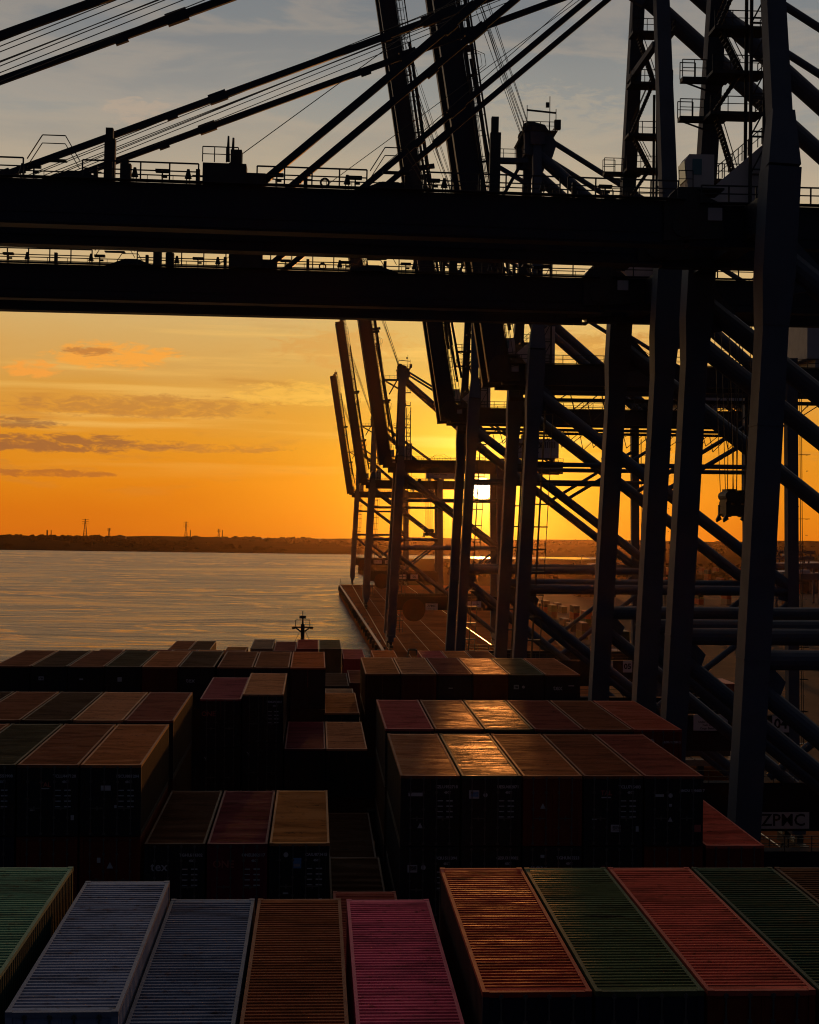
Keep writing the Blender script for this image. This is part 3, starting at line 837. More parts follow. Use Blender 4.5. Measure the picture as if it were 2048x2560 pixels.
# ------------------------------------------------------------------ the ship under them
def build_ship():
    root = empty("container_ship", (-2.0, 110, 0.0), (TILT, 0, 0))
    tag(root, "long dark hulled container ship moored along the quay, stacked with containers, mast at its bow", "ship")
    hull = steel("hull_paint", (0.012, 0.012, 0.013), 0.8, 0.3, 0.2, 0.1)
    zd = CAMH - 30.5
    HATCH = plain("hatch_paint", (0.014, 0.013, 0.013), 0.8, 0.1)
    outl = [(-20.8, -170), (20.6, -170), (20.6, 60), (19.5, 80), (14, 112), (6, 138), (0, 146), (-6, 138), (-14, 112), (-19.7, 80), (-20.8, 60)]
    mb = MB(); n = len(outl)
    mb.v += [(x, y, zd) for x, y in outl] + [(x * 0.86, y if y < 60 else 60 + (y - 60) * 0.8, -1.5) for x, y in outl]
    mb.f.append(tuple(range(n)))
    for k in range(n):
        k2 = (k + 1) % n; mb.f.append((k, k + n, k2 + n, k2))
    mb.build("hull", hull, root)
    mb = MB()
    for k in range(16):
        y = -90 + 15.1 * k
        mb.box(-18, 18, y, y + 12.6, zd, zd + 1.6)
    mb.build("hatch_covers", HATCH, root)
    # lashing bridges between the bays
    for Y in (B0 - 1.7, B1 - 1.6, B2 - 1.7, B3 - 1.6, B4 - 1.7, B5 - 1.7, B6 - 1.6, B8 - 1.6):
        mb = MB(); y = Y - 110
        for k in range(9):
            x = -19 + k * 4.72; mb.box(x - .2, x + .2, y - .3, y + .3, zd, zd + 11.5)
        for z in (4.2, 7.2, 10.6): mb.box(-19.2, 19.0, y - .45, y + .45, zd + z, zd + z + .25)
        mb.build("lashing_bridge", HATCH, root)
    # foremast: built from the points where it stands on the forecastle
    zt = at(757, 1527, 215).z - TILT * 105
    zb = zd
    zc = at(757, 1567, 215).z - TILT * 105
    mm = MB(); x0 = at(757, 1567, 215).x + 2.0; y0 = 105
    mm.beam((x0, y0, zb), (x0, y0, zc + 0.4), 0.75, 0.65, (1, 0, 0), 0.55, 0.5)
    mm.beam((x0, y0, zc + .4), (x0, y0, zc + 1.4), 0.22, 0.22, (1, 0, 0))
    mm.box(x0 - .45, x0 + .45, y0 - .3, y0 + .3, zc + 1.15, zc + 1.5)
    mm.beam((x0, y0, zc + 1.5), (x0, y0, zt), 0.10, 0.10, (1, 0, 0))
    mast = mm.build("foremast", DARK_STEEL, root)
    mm = MB()
    mm.box(x0 - 1.3, x0 + 1.3, y0 - .3, y0 + .3, zc - .12, zc + .06)
    mm.beam((x0 - .9, y0, zc - .12), (x0, y0, zc - .8), .3, .18); mm.beam((x0 + .9, y0, zc - .12), (x0, y0, zc - .8), .3, .18)
    for s in (-1, 1):
        mm.box(x0 + s * 1.2 - .22, x0 + s * 1.2 + .22, y0 - .3, y0 + .3, zc - .26, zc + .04)
        mm.beam((x0 + s * .95, y0, zc), (x0 + s * .95, y0, zc + .95), .09, .09, (1, 0, 0)); mm.beam((x0 + s * .95, y0, zc + .95), (x0 + s * .1, y0, zc + .95), .09, .09)
    mm.build("crosstree", DARK_STEEL, mast)
    mm = MB()
    for s in (-1, 1): mm.tube((x0 + s * .3, y0, zc - .5), (x0 + s * 8, y0 - 16, zb + 1), 0.03, 5)
    mm.build("mast_stay", ROPE, mast)


build_ship()

# ------------------------------------------------------------------ quay cranes
HW = 9.85                        # half spacing of the leg centres along the quay
LXO = 0.0
LX = lambda z: LXO + 0.047 * (z - 41)  # waterside legs lean towards the land


def sign(parent, x, y, z, w, h, lines, mt=None, pad=0.0):
    mb = MB(); mb.box(x - w / 2, x + w / 2, y - 0.08, y, z - h / 2, z + h / 2)
    s = mb.build("sign_board", SIGN_W, parent)
    for body, dx, dz, size, bold in lines:
        text("lettering", body, size, mt or BLACK, s, (x + dx, y - 0.09, z + dz), bold=bold)
    return s


def build_boom(crane, raised, gh=2.65):
    """boom, origin at the hinge, reaching to -x when level"""
    L = 78.0
    mb = MB()
    for s in (-1, 1):
        mb.box(-L, 0, s * 4 - 0.6, s * 4 + 0.6, 1.35 - gh, 1.35)
        mb.box(-L, 0.5, s * 4 - 0.75 + (-.25 if s > 0 else .25), s * 4 + 0.75 + (-.25 if s > 0 else .25), 1.35 - gh - .12, 1.35 - gh - .003)    # trolley rail flange
        mb.box(-L, 0, s * 4 - 0.66, s * 4 + 0.66, -0.70, -0.62)
    for x in (-L + .6, -L + 26, -L + 52): mb.box(x - .5, x + .5, -3.4, 3.4, 0.2, 1.2)
    mb.box(-L - .8, -L, -4.8, 4.8, -0.4, 1.0)
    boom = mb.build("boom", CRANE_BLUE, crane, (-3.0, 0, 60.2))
    boom.rotation_euler = (0, math.radians(81 if raised else 0.7), 0)
    # walkways and handrails
    for s in (-1, 1):
        mb = MB()
        y = s * 5.1
        mb.box(-L, 0, min(s * 4.6, s * 5.3), max(s * 4.6, s * 5.3), 1.36, 1.42)
        mb.build("walkway", GALV, boom)
        mb = MB()
        x = -L
        segs = [(-78, -66), (-65.5, -50), (-49.6, -41.2), (-37.6, -30.5), (-26.9, -20.1), (-16.5, -8), (-7.5, -0.5)]
        for a, b in segs: mb.rail((a, y + s * .15, 1.42), (b, y + s * .15, 1.42), 1.05, 1.75, 0.09)
        for z in (1.72, 2.02): mb.beam((-78, s * 3.7, z), (-1, s * 3.7, z), 0.06, 0.07)
        for k in range(48): mb.beam((-77 + k * 1.6, s * 3.7, 1.36), (-77 + k * 1.6, s * 3.7, 2.05), .04, .04, (1, 0, 0))
        # step-over arches
        for c in (-39.4, -18.3):
            pts = [(c - 1.6, 1.5), (c - .7, 3.0), (c + .7, 3.0), (c + 1.6, 1.5)]
            for (xa, za), (xb, zb) in zip(pts, pts[1:]):
                mb.beam((xa, y, za + .95), (xb, y, zb + .95), .06, .06); mb.beam((xa, y, za + .45), (xb, y, zb + .45), .05, .05)
            mb.box(c - .8, c + .8, y - .35, y + .35, 2.35, 2.42)
        mb.build("handrail", GALV, boom)
    if not raised:
        # floodlights and cable trays on the near walkway
        yy = -4.4
        for x in (-52.0, -46.5, -41.4, -34.5, -31.2, -21.3, -15.2, -9.0):
            mb = MB(); mb.tube((x, yy, 1.72), (x, yy, 2.12), .23, 8, .12); mb.tube((x, yy, 2.12), (x, yy, 2.3), .12, 8, .09)
            mb.beam((x - .1, yy, 1.36), (x - .1, yy, 1.75), .06, .06, (1, 0, 0)); mb.beam((x + .1, yy, 1.36), (x + .1, yy, 1.75), .06, .06, (1, 0, 0)); mb.build("floodlight", BLACK, boom)
        for x in (-54.0, -48.0, -40.7, -32.8, -25.7, -20.8, -15.9, -5.0):
            mb = MB(); mb.box(x - .42, x + .42, yy - .25, yy + .25, 2.05, 2.22); mb.beam((x, yy, 1.36), (x, yy, 2.05), .09, .09, (1, 0, 0)); mb.box(x - .05, x + .3, yy - .1, yy + .1, 1.72, 1.84)
            mb.build("floodlight", BLACK, boom)
        for x in (-44.2, -36.9, -30.6, -23.9, -17.6, -12.8, -7.0):
            mb = MB(); mb.box(x - .12, x + .12, yy - .2, yy + .2, 1.37, 2.3); mb.box(x - .35, x + .35, yy - .06, yy + .06, 1.9, 1.95); mb.build("junction_box", DARK_STEEL, boom)
        mb = MB()
        for q in range(12):
            a0, a1 = math.pi * q / 6, math.pi * (q + 1) / 6
            mb.beam((-22.7 + .26 * math.cos(a0), -4.6, 1.72 + .26 * math.sin(a0)), (-22.7 + .26 * math.cos(a1), -4.6, 1.72 + .26 * math.sin(a1)), .12, .12, (0, 1, 0))
        mb.build("life_ring", BLACK, boom)
        # striped guide posts
        for x, h in ((-36.1, 3.4), (-35.1, 1.5), (-12.0, 5.0)):
            mb = MB()
            mb.box(x - .33, x + .33, -4.3, -3.7, 1.36, 1.36 + h * .8); mb.beam((x - .05, -4, 1.36 + h * .8), (x - .05, -4, 1.36 + h), .5, .45, (1, 0, 0))
            mb.build("guide_post", DARK_STEEL, boom)
        # sheave platform with its machinery
        mb = MB(); x = -29.0
        mb.box(x - 1.3, x + 1.4, -4.7, -3.2, 1.37, 2.7); mb.box(x + .4, x + 1.1, -4.6, -3.4, 2.7, 3.6); mb.box(x + 1.4, x + 2.6, -4.5, -3.6, 1.37, 2.2)
        mb.prism([(x + .1, 2.9), (x + .35, 2.9), (x + .28, 4.5), (x + .18, 4.5)], -4.3, -4.1); mb.prism([(x + .4, 2.9), (x + .62, 2.9), (x + .6, 4.4), (x + .48, 4.4)], -4.3, -4.1)
        mb.rail((x - 1.3, -4.9, 2.7), (x + .9, -4.9, 2.7), .95, .8, .06)
        mb.build("sheave_platform", DARK_STEEL, boom)
        # stay lugs
        for x in (-66, -38.2, -18.6):
            for s in (-1, 1):
                mb = MB(); mb.prism([(x - 2.2, 1.36), (x - .5, 2.0), (x + .5, 2.0), (x + 2.2, 1.36)], s * 4 - .25, s * 4 + .25)
                mb.build("stay_lug", CRANE_BLUE, boom)
    else:
        # folded stays lie along the raised boom, with ladder and latch arms
        mb = MB()
        for s in (-1, 1):
            mb.beam((-66, s * 3.3, 2.9), (-12, s * 3.3, 2.5), .3, .45); mb.beam((-40, s * 4, 2.3), (-6, s * 4, 3.3), .3, .4)
            for x in (-62, -50, -38, -27, -16): mb.beam((x, s * 3.3, 1.36), (x, s * 3.3, 2.8), .2, .25, (1, 0, 0))
            mb.box(-44, -43.2, s * 4 - .3, s * 4 + .3, 1.36, 4.0); mb.box(-20.5, -19.8, s * 4 - .3, s * 4 + .3, 1.36, 3.9)
        mb.build("folded_stay", CRANE_BLUE, boom)
        mb = MB()
        for k in range(26): mb.beam((-74 + k * 2.6, -5.5, 1.4), (-74 + k * 2.6, -5.5, 2.9), .07, .07, (1, 0, 0))
        mb.beam((-75, -5.5, 2.9), (-8, -5.5, 2.9), .1, .12); mb.beam((-75, -4.7, 2.9), (-8, -4.7, 2.9), .1, .12)
        mb.build("ladder_cage", GALV, boom)
        mb = MB()
        mb.box(-80.2, -78.8, -1.2, 1.2, 0.5, 2.2); mb.rail((-80.5, -5.2, 1.2), (-76, -5.2, 1.2), 1.1, 1.2, .1); mb.beam((-79, -5.2, 1.3), (-79, -7.2, 1.3), .2, .2)
        mb.beam((-78.5, 0, 1), (-82, 0, 1.4), .25, .25)
        mb.build("boom_tip_platform", GALV, boom)
    return boom


def build_crane(label, Yc, raised, lw=1.0, gh=2.65, lx=33.4):
    root = empty("quay_crane", (26.0, Yc, ZQ))
    tag(root, label, "crane", "quay cranes along the berth")
    # --- waterside legs and landside legs
    for s in (-1, 1):
        y = s * HW
        mb = MB(); mb.beam((LX(4.5), y, 4.5), (LX(60), y, 60), 1.9 * lw, 1.57 * lw, (1, 0, 0))
        mb.beam((LX(53), y, 53), (LX(56), y, 56), 1.95, 1.6, (1, 0, 0), 2.1, 2.0); mb.beam((LX(56), y, 56), (LX(62.5), y, 62.5), 2.1, 2.0, (1, 0, 0)); mb.beam((LX(62.5), y, 62.5), (LX(66), y - s * 0.6, 66), 2.05, 1.95, (1, 0, 0), 1.5, 1.35)
        for z in (20.2, 33, 47): mb.beam((LX(z), y, z), (LX(z + .12), y, z + .12), 1.96, 1.63, (1, 0, 0))
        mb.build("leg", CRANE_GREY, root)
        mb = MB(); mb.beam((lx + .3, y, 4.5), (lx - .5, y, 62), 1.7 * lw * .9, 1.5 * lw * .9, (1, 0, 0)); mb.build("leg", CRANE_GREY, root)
        # apex posts
        mb = MB(); mb.beam((LX(66) - .05, y - s * .65, 65.6), (1.55 + .5 * LXO, s * 4, 90), 1.45 * lw, 1.25 * lw, (1, 0, 0), 1.2 * lw, 1.05 * lw); mb.build("apex_post", CRANE_GREY, root)
        # bracing of the side frame
        mb = MB(); mb.tube((LX(33), y, 33), (lx, y, 33), .62, 14); mb.build("portal_beam", CRANE_GREY, root)
        mb = MB(); mb.tube((LX(57.5), y, 57.5), (lx - .3, y, 33.4), .74, 14); mb.build("diagonal_brace", CRANE_GREY, root)
        mb = MB(); mb.tube((LX(31.6), y, 31.6), (lx, y, 5), .58, 14); mb.build("diagonal_brace", CRANE_GREY, root)
        mb = MB(); mb.tube((lx, y, 31.8), (15.8, y, 18), .40, 12); mb.build("diagonal_brace", CRANE_GREY, root)
        mb = MB(); mb.box(LX(15), lx, y - .7, y + .7, 13.2, 17.6); mb.build("tie_beam", TIE_PAINT, root)
        mb = MB(); mb.rail((0, y - .65, 17.6), (30, y - .65, 17.6), 1.1, 2.0, .06); mb.build("handrail", GALV, root)
        # gusset plates where the tubes meet the leg
        mb = MB()
        for x, z, sx, k in ((LX(57) + .7, 57, 1, .8), (LX(32) + .7, 32, 1, .5), (lx - .7, 33, -1, .5)):
            mb = MB(); mb.prism([(x, z + 2.2 * k), (x + sx * 2.6 * k, z - .6 * k), (x + sx * 2.0 * k, z - 2.2 * k), (x, z - 2.6 * k)], y - .22, y + .22)
            mb.build("gusset_plate", CRANE_GREY, root)
    # --- sill beams, bogies
    for x in (LX(3), lx + .3):
        mb = MB(); mb.box(x - .85, x + .85, -HW - 2.6, HW + 2.6, 3.2, 5.2); mb.build("sill_beam", CRANE_GREY, root)
        for s in (-1, 1):
            mb = MB()
            mb.prism([(-.5, 3.2), (.5, 3.2), (.5, 2.4), (-.5, 2.4)], 0, .01)
            mb.v.clear(); mb.f.clear()
            for q in (-2.6, 2.6):
                mb.box(x - .55, x + .55, s * HW + q - 2.3, s * HW + q + 2.3, 1.1, 2.2); mb.box(x - .4, x + .4, s * HW + q - .5, s * HW + q + .5, 2.2, 3.2)
                for k in (-1.6, -.55, .55, 1.6): mb.tube((x - .3, s * HW + q + k, .42), (x + .3, s * HW + q + k, .42), .40, 12)
            mb.build("bogie", DARK_STEEL, root)
    for x in (LX(60), lx - .5):
        for y0, y1 in ((-HW + .95, -4.65), (-3.35, 3.35), (4.65, HW - .95)):
            mb = MB(); mb.box(x - .7, x + .7, y0, y1, 59.1, 61.2); mb.build("cross_beam", CRANE_BLUE, root)
    # --- main girders and their walkway
    for s in (-1, 1):
        mb = MB(); mb.box(-2.6, 54, s * 4 - .6, s * 4 + .6, 61.35 - gh, 61.35); mb.box(-2.4, 54, s * 4 - .66, s * 4 + .66, 59.3, 59.38); mb.build("main_girder", CRANE_BLUE, root)
        mb = MB(); mb.rail((-2, s * 5.2, 61.4), (54, s * 5.2, 61.4), 1.05, 1.75, .09); mb.box(-2, 54, min(s * 4.6, s * 5.3), max(s * 4.6, s * 5.3), 61.36, 61.42)
        for c in (13, 24):
            mb.beam((c - 3, s * 5.2, 61.4), (c, s * 5.2, 63.4), .06, .06); mb.beam((c, s * 5.2, 63.4), (c + 2, s * 5.2, 63.4), .06, .06); mb.beam((c + 2, s * 5.2, 63.4), (c + 5, s * 5.2, 61.4), .06, .06)
        mb.build("handrail", GALV, root)
    # --- hinge: casing, pin drums, pale side plate with stairs
    for s in (-1, 1):
        mb = MB()
        pts = [(-4.3, 59.0), (-4.3, 61.3), (-3.9, 61.9), (-3.4, 62.4), (-2.4, 62.4), (-1.5, 61.8), (-0.6, 61.4), (-.4, 59.2)]
        mb.prism(pts, s * 4 - .85, s * 4 + .85); mb.tube((-3, s * 4 - 1.0, 60), (-3, s * 4 + 1.0, 60), .8, 14)
        mb.build("hinge_casing", DARK_STEEL, root)
    mb = MB(); arc = [(0.2, 63.6)]
    arc += [(4.3, 67.2), (5.3, 67.2), (5.3, 61.4), (3.6, 61.4)]
    arc += [(3.1 - 1.7 * math.sin(a) * 1.0, 61.4 + 0.2 + 1.3 * (1 - math.cos(a - 1.0))) for a in (0.3, 0.8, 1.3)]
    mb.prism([(0.2, 63.6), (4.3, 67.2), (5.3, 67.2), (5.3, 61.4), (3.4, 61.4), (2.4, 61.7), (1.6, 62.2), (0.9, 63.0)], 3.7, 4.3)
    mb.build("side_plate", CRANE_PALE, root)
    mb = MB(); mb.rail((0.2, 3.6, 63.7), (4.3, 3.6, 67.3), 1.1, .9, .06); mb.rail((0.2, 4.6, 63.7), (4.3, 4.6, 67.3), 1.1, .9, .06); mb.build("stair_rail", GALV, root)
    # --- cabin by the hinge
    mb = MB(); mb.prism([(-2.7, 62.5), (-1.0, 62.5), (-1.0, 64.6), (-2.6, 64.6), (-2.85, 64.2)], -4.4, -2.4)
    cabin = mb.build("cabin", CRANE_PALE, root)
    mb = MB(); mb.prism([(-2.80, 63.0), (-2.70, 63.0), (-2.70, 64.4), (-2.90, 64.2)], -4.3, -2.5); mb.box(-2.4, -1.8, -4.43, -4.40, 63.3, 64.3); mb.build("window", GLASS, cabin)
    mb = MB(); mb.rail((-3.3, -4.6, 62.4), (-2.4, -4.6, 62.4), 1.1, .45, .05); mb.box(-3.4, -.4, -4.7, -2.2, 62.3, 62.42); mb.build("cabin_platform", GALV, root)
    # --- floodlight boxes at the boom foot
    mb = MB(); mb.box(-1.5, -.6, -5.0, -4.72, 60.3, 61.1); mb.build("floodlight", SIGN_W, root)
    # --- stair tower between the apex posts
    mb = MB()
    lv = [61.6, 65.0, 69.5, 72.2, 75.1, 79.4, 83.6]
    for i, z in enumerate(lv):
        y0 = 7.2 - (z - 61) * .19
        mb.box(.9, 4.6, y0 - 1.2, y0 + .8, z, z + .22)
        mb.rail((.9, y0 - 1.2, z + .2), (4.6, y0 - 1.2, z + .2), 1.05, 1.1, .06); mb.rail((4.6, y0 - 1.2, z + .2), (4.6, y0 + .8, z + .2), 1.05, 1.0, .06)
        if i + 1 < len(lv):
            z2 = lv[i + 1]; y1 = 7.2 - (z2 - 61) * .19
            a, b = ((1.3, 3.0), (3.2, 1.5))[i % 2]
            mb.stairs((a, y0 - .2, z + .2), (b, y1 - .2, z2 + .14), .8)
    mb.build("stair_tower", DARK_STEEL, root)
    # outboard service platforms on the far apex post
    for z in (69.6, 72.2):
        mb = MB(); y = HW - .65 - (z - 65.6) * .24
        mb.box(-.7, 2.6, y - 1.6, y - .75, z, z + .3); mb.rail((-.7, y - 1.6, z + .3), (1.0, y - 1.6, z + .3), 1.2, .9, .06); mb.rail((-.7, y - .8, z + .3), (.4, y - .8, z + .3), 1.2, .9, .06)
        mb.beam((-.4, y - 1.1, z), (1.4, y - 1.1, z - .6), .1, .1)
        mb.build("service_platform", DARK_STEEL, root)
    # lift mast: slim lattice beside the stairs
    mb = MB()
    for x, y in ((3.4, 3.2), (4.7, 3.2), (3.4, 4.5), (4.7, 4.5)): mb.beam((x, y, 61.4), (x, y, 79), .2, .2, (1, 0, 0))
    for k in range(6):
        z = 62.5 + k * 2.6
        mb.beam((3.4, 3.2, z), (4.7, 3.2, z), .12, .12); mb.beam((3.4, 3.2, z), (4.7, 3.2, z + 2.5), .1, .1); mb.beam((3.4, 3.2, z + .35), (4.7, 3.2, z + .35), .1, .1)
    mb.build("lift_mast", DARK_STEEL, root)
    # --- apex head
    mb = MB(); mb.box(0.6, 2.5, -5, 5, 89.2, 90.8); mb.box(-.2, 3.1, -4.6, 4.6, 90.8, 91.0); mb.build("apex_head", CRANE_GREY, root)
    for s in (-1, 1):
        mb = MB(); mb.prism([(0.0, 88.0), (-.1, 91.3), (0.9, 92.2), (2.5, 91.8), (4.1, 89.5), (3.5, 87.6)], s * 4 - .5, s * 4 + .5); mb.build("apex_cheek", CRANE_GREY, root)
        mb = MB(); mb.tube((0.8, s * 2.2 - .3, 91.8), (0.8, s * 2.2 + .3, 91.8), .9, 14); mb.build("sheave", DARK_STEEL, root)
    mb = MB(); mb.box(1.1, 1.6, -HW + 4.4, HW - 4.4, 80.2, 80.7); mb.build("cross_beam", CRANE_GREY, root)
    mb = MB(); mb.rail((-.3, -4.8, 91.0), (4.1, -4.8, 91.0), 1.1, 1.0, .08); mb.rail((4.1, -4.8, 91), (4.1, 4.8, 91), 1.1, 1.6, .08); mb.box(-.3, 4.1, -4.9, 4.9, 90.92, 91.0)
    for x, h in ((.2, 3.2), (3.1, 4.4), (3.9, 2.8)): mb.beam((x, -4.6, 91), (x, -4.6, 91 + h), .09, .09, (1, 0, 0))
    mb.beam((.2, -4.6, 93.6), (3.9, -4.6, 93.3), .12, .22); mb.box(2.6, 3.0, -4.8, -4.4, 94.0, 94.6); mb.box(3.7, 4.5, -4.9, -4.2, 91.2, 92.4)
    mb.build("apex_platform", DARK_STEEL, root)
    # working platform hung on the waterside of the apex
    mb = MB(); mb.box(-4.2, 0.4, -4.6, -3.4, 86.9, 87.5); mb.beam((-4.0, -4, 86.8), (0.6, -4, 84.2), .5, .5); mb.rail((-4.2, -4.5, 87.5), (.2, -4.5, 87.5), 1.1, 1.3, .08); mb.build("service_platform", CRANE_GREY, root)
    # --- diagonal struts and backstays to the landside
    for s in (-1, 1):
        mb = MB(); mb.tube((1.6, s * 4, 88.2), (33, s * 4, 61.4), .78, 14); mb.build("back_strut", CRANE_GREY, root)
        mb = MB(); mb.tube((2.5, s * 4, 90.4), (51, s * 4, 61.4), .34, 10); mb.build("backstay", CRANE_GREY, root)
    # --- machinery house
    mb = MB(); mb.box(36.5, 52.5, -5, 5, 62.6, 68.6); mb.box(36.2, 52.8, -5.3, 5.3, 68.6, 68.8)
    for x in (38, 44.5, 51): mb.box(x - .3, x + .3, -4.6, 4.6, 61.4, 62.6)
    house = mb.build("machinery_house", WHITE, root)
    mb = MB(); mb.rail((36.5, -5.2, 68.8), (52.5, -5.2, 68.8), 1.1, 2.0, .06); mb.box(41, 43, -2, 2, 68.8, 70.2); mb.build("roof_unit", DARK_STEEL, house)
    mb = MB()
    for k in range(9): mb.box(46.2 + k * .6, 46.5 + k * .6, -5.05, -5.0, 65.8, 67.8)
    mb.build("vent_louvres", DARK_STEEL, house)
    boom = build_boom(root, raised, gh)
    hinge = Vector((-3, 0, 60))
    # --- stays and ropes
    if not raised:
        for s in (-1, 1):
            for xo, w in ((-69, .52), (-30, .46)):
                a, b = Vector((0.3, s * 4, 89.2 if xo < -50 else 88.2)), Vector((xo, s * 4, 61.9))
                mb = MB(); mb.beam(a, b, .3, w)
                n = 3 if xo < -50 else 1
                for k in range(1, n + 1):
                    c = a.lerp(b, k / (n + 1) + (.02 if s > 0 else 0)); d = (b - a).normalized()
                    mb.beam(c - d * .75, c + d * .75, .5, w * 1.5); c2 = c + d * 4 - Vector((0, 0, w * .3)); mb.beam(c2 - d * .45, c2 + d * .45, .36, w * 1.1)
                mb.build("forestay", CRANE_BLUE, root)
        mb = MB()
        for y in (-3.1, -2.7, -1.0, -.6, .8, 1.2, 2.8, 3.2):
            mb.tube((0.6, y, 91.0 + .3 * math.sin(y * 3)), (-66.5, y, 62.2 + .5 * math.cos(y * 5)), .035, 4)
        for y in (-2.9, 2.9): mb.tube((0.6, y, 89.9), (-33 - y, y, 62.0), .03, 4)
        mb.build("wire_ropes", ROPE, root)
    else:
        th = math.radians(81)
        tip = lambda x, z: hinge + Vector((x * math.cos(th) + z * math.sin(th), 0, -x * math.sin(th) + z * math.cos(th)))
        mb = MB()
        for y, k in ((-3.4, -68), (-3.0, -66), (-1.2, -62), (-.8, -60), (1, -66), (1.4, -64), (3, -68), (3.4, -62)):
            p = tip(k, 2.2); mb.tube((0.6, y, 91.9), (p.x, y, p.z), .04, 4)
        mb.build("wire_ropes", ROPE, root)
        for s in (-1, 1):
            p = tip(-9, 2.0)
            mb = MB(); mb.beam((0.2, s * 4, 88), (p.x, s * 4, p.z + 14), .28, .42); mb.build("forestay", CRANE_BLUE, root)
    if raised:
        for s in (-1, 1):
            y = s * HW
            mb = MB()
            for a in (-.4, .4): mb.beam((LX(6) + 1.5 * lw, y + a, 6), (LX(57) + 1.5 * lw, y + a, 57), .11, .11, (1, 0, 0))
            for a in (1.0,): mb.beam((LX(6) + 1.5 * lw + a, y, 6), (LX(57) + 1.5 * lw + a, y, 57), .09, .09, (1, 0, 0))
            for k in range(18):
                z = 7 + k * 2.8; mb.box(LX(z) + .8 * lw, LX(z) + 1.5 * lw + 1.05, y - .45, y + .45, z, z + .16)
            mb.build("caged_ladder", GALV, root)
            mb = MB(); mb.tube((LX(48) + .5, y, 48.4), (lx - .4, y, 48.4), .30 * lw, 10); mb.build("portal_beam", CRANE_GREY, root)
            if lw == 1.0: mb = MB(); mb.tube((lx - .3, y, 55), (17.0, y, 45.2), .3 * lw, 10); mb.build("diagonal_brace", CRANE_GREY, root)
            if lw > 1.0: continue
            mb = MB(); mb.beam((-.5, s * 5.4, 57.6), (52, s * 5.4, 57.6), .25, .5)
            for k in range(13): mb.beam((2 + k * 4, s * 5.4, 57.4), (2.6 + k * 4, s * 5.4, 55.6 - .5 * (k % 3)), .12, .12); mb.beam((2.6 + k * 4, s * 5.4, 55.6 - .5 * (k % 3)), (5.4 + k * 4, s * 5.4, 57.4), .12, .12)
            mb.build("cable_festoon", DARK_STEEL, root)
    # leg ladders and cable reel
    mb = MB()
    for s in (-1, 1):
        y = s * HW
        for a in (-.35, .35): mb.beam((lx + 1.6, y + a, 5), (lx + .8, y + a, 57), .07, .07, (1, 0, 0))
        for k in range(26): mb.beam((lx + 1.7, y - .35, 6 + 2 * k), (lx + 1.7, y + .35, 6 + 2 * k), .07, .07); mb.box(lx + .7, lx + 2.0, y - .4, y + .4, 6 + 4 * (k // 2), 6.06 + 4 * (k // 2))
    mb.build("leg_ladder", GALV, root)
    mb = MB()
    yr = -HW - 1.0
    mb.tube((5.5, yr - .3, 13.2), (5.5, yr + .3, 13.2), 3.6, 32)
    mb.tube((5.5, yr - .5, 13.2), (5.5, yr + .5, 13.2), 1.0, 20)
    mb.build("cable_reel", REEL_RED, root)
    return root


def hang_spreader(crane_x, Yc, x, z_top, z_bot, label, w=2.3, L=6.0):
    """head block and spreader hung on ropes under a trolley"""
    root = empty("spreader", (x, Yc, z_bot))
    tag(root, label, "spreader", "spreaders hanging under the cranes")
    h = 2.6
    mb = MB(); mb.box(-w / 2, w / 2, -L, L, .45, 1.15); mb.box(-w / 2 - .05, w / 2 + .05, -L - .2, -L + .2, .3, 1.25); mb.box(-w / 2 - .05, w / 2 + .05, L - .2, L + .2, .3, 1.25)
    for s in (-1, 1):
        for y in (-L, L): mb.prism([(s * (w / 2), .5), (s * (w / 2 + .25), .0), (s * (w / 2 + .2), -.25), (s * (w / 2 - .2), .0)], y - .2, y + .2)
        mb.box(s * .7 - .2, s * .7 + .2, -L + .3, L - .3, .2, .45)
    mb.build("spreader_frame", DARK_STEEL, root)
    mb = MB(); mb.box(-w / 2 + .05, w / 2 - .05, -1.2, 1.2, 1.42, 2.25); mb.box(-w / 2 + .2, -.15, -1.0, 1.0, 2.25, 2.6); mb.box(.1, w / 2 - .15, -1.0, 1.0, 2.25, 2.5)
    for s in (-1, 1):
        mb.tube((s * .72, -1.3, 2.0), (s * .72, 1.3, 2.0), .42, 12); mb.box(s * .85 - .2, s * .85 + .2, -1.2, 1.2, 1.1, 1.5)
    mb.box(-.22, .25, -1.1, 1.1, 1.1, 1.5)
    mb.build("head_block", DARK_STEEL, root)
    mb = MB()
    for px in (-.95, -.5, .5, .95):
        for y in (-1.2, 1.2): mb.tube((px, y, 2.4), (px * 1.35, y * 2.2, z_top - z_bot), .035, 4)
    for px in (-.1, .15): mb.tube((px, 0, 2.2), (px * 4, 1.0, z_top - z_bot), .045, 4)
    mb.build("hoist_rope", ROPE, root)
    mb = MB(); mb.box(-2.6, 2.6, -3.3, 3.3, z_top - z_bot, z_top - z_bot + .8)
    mb.build("trolley", DARK_STEEL, root)
    return root


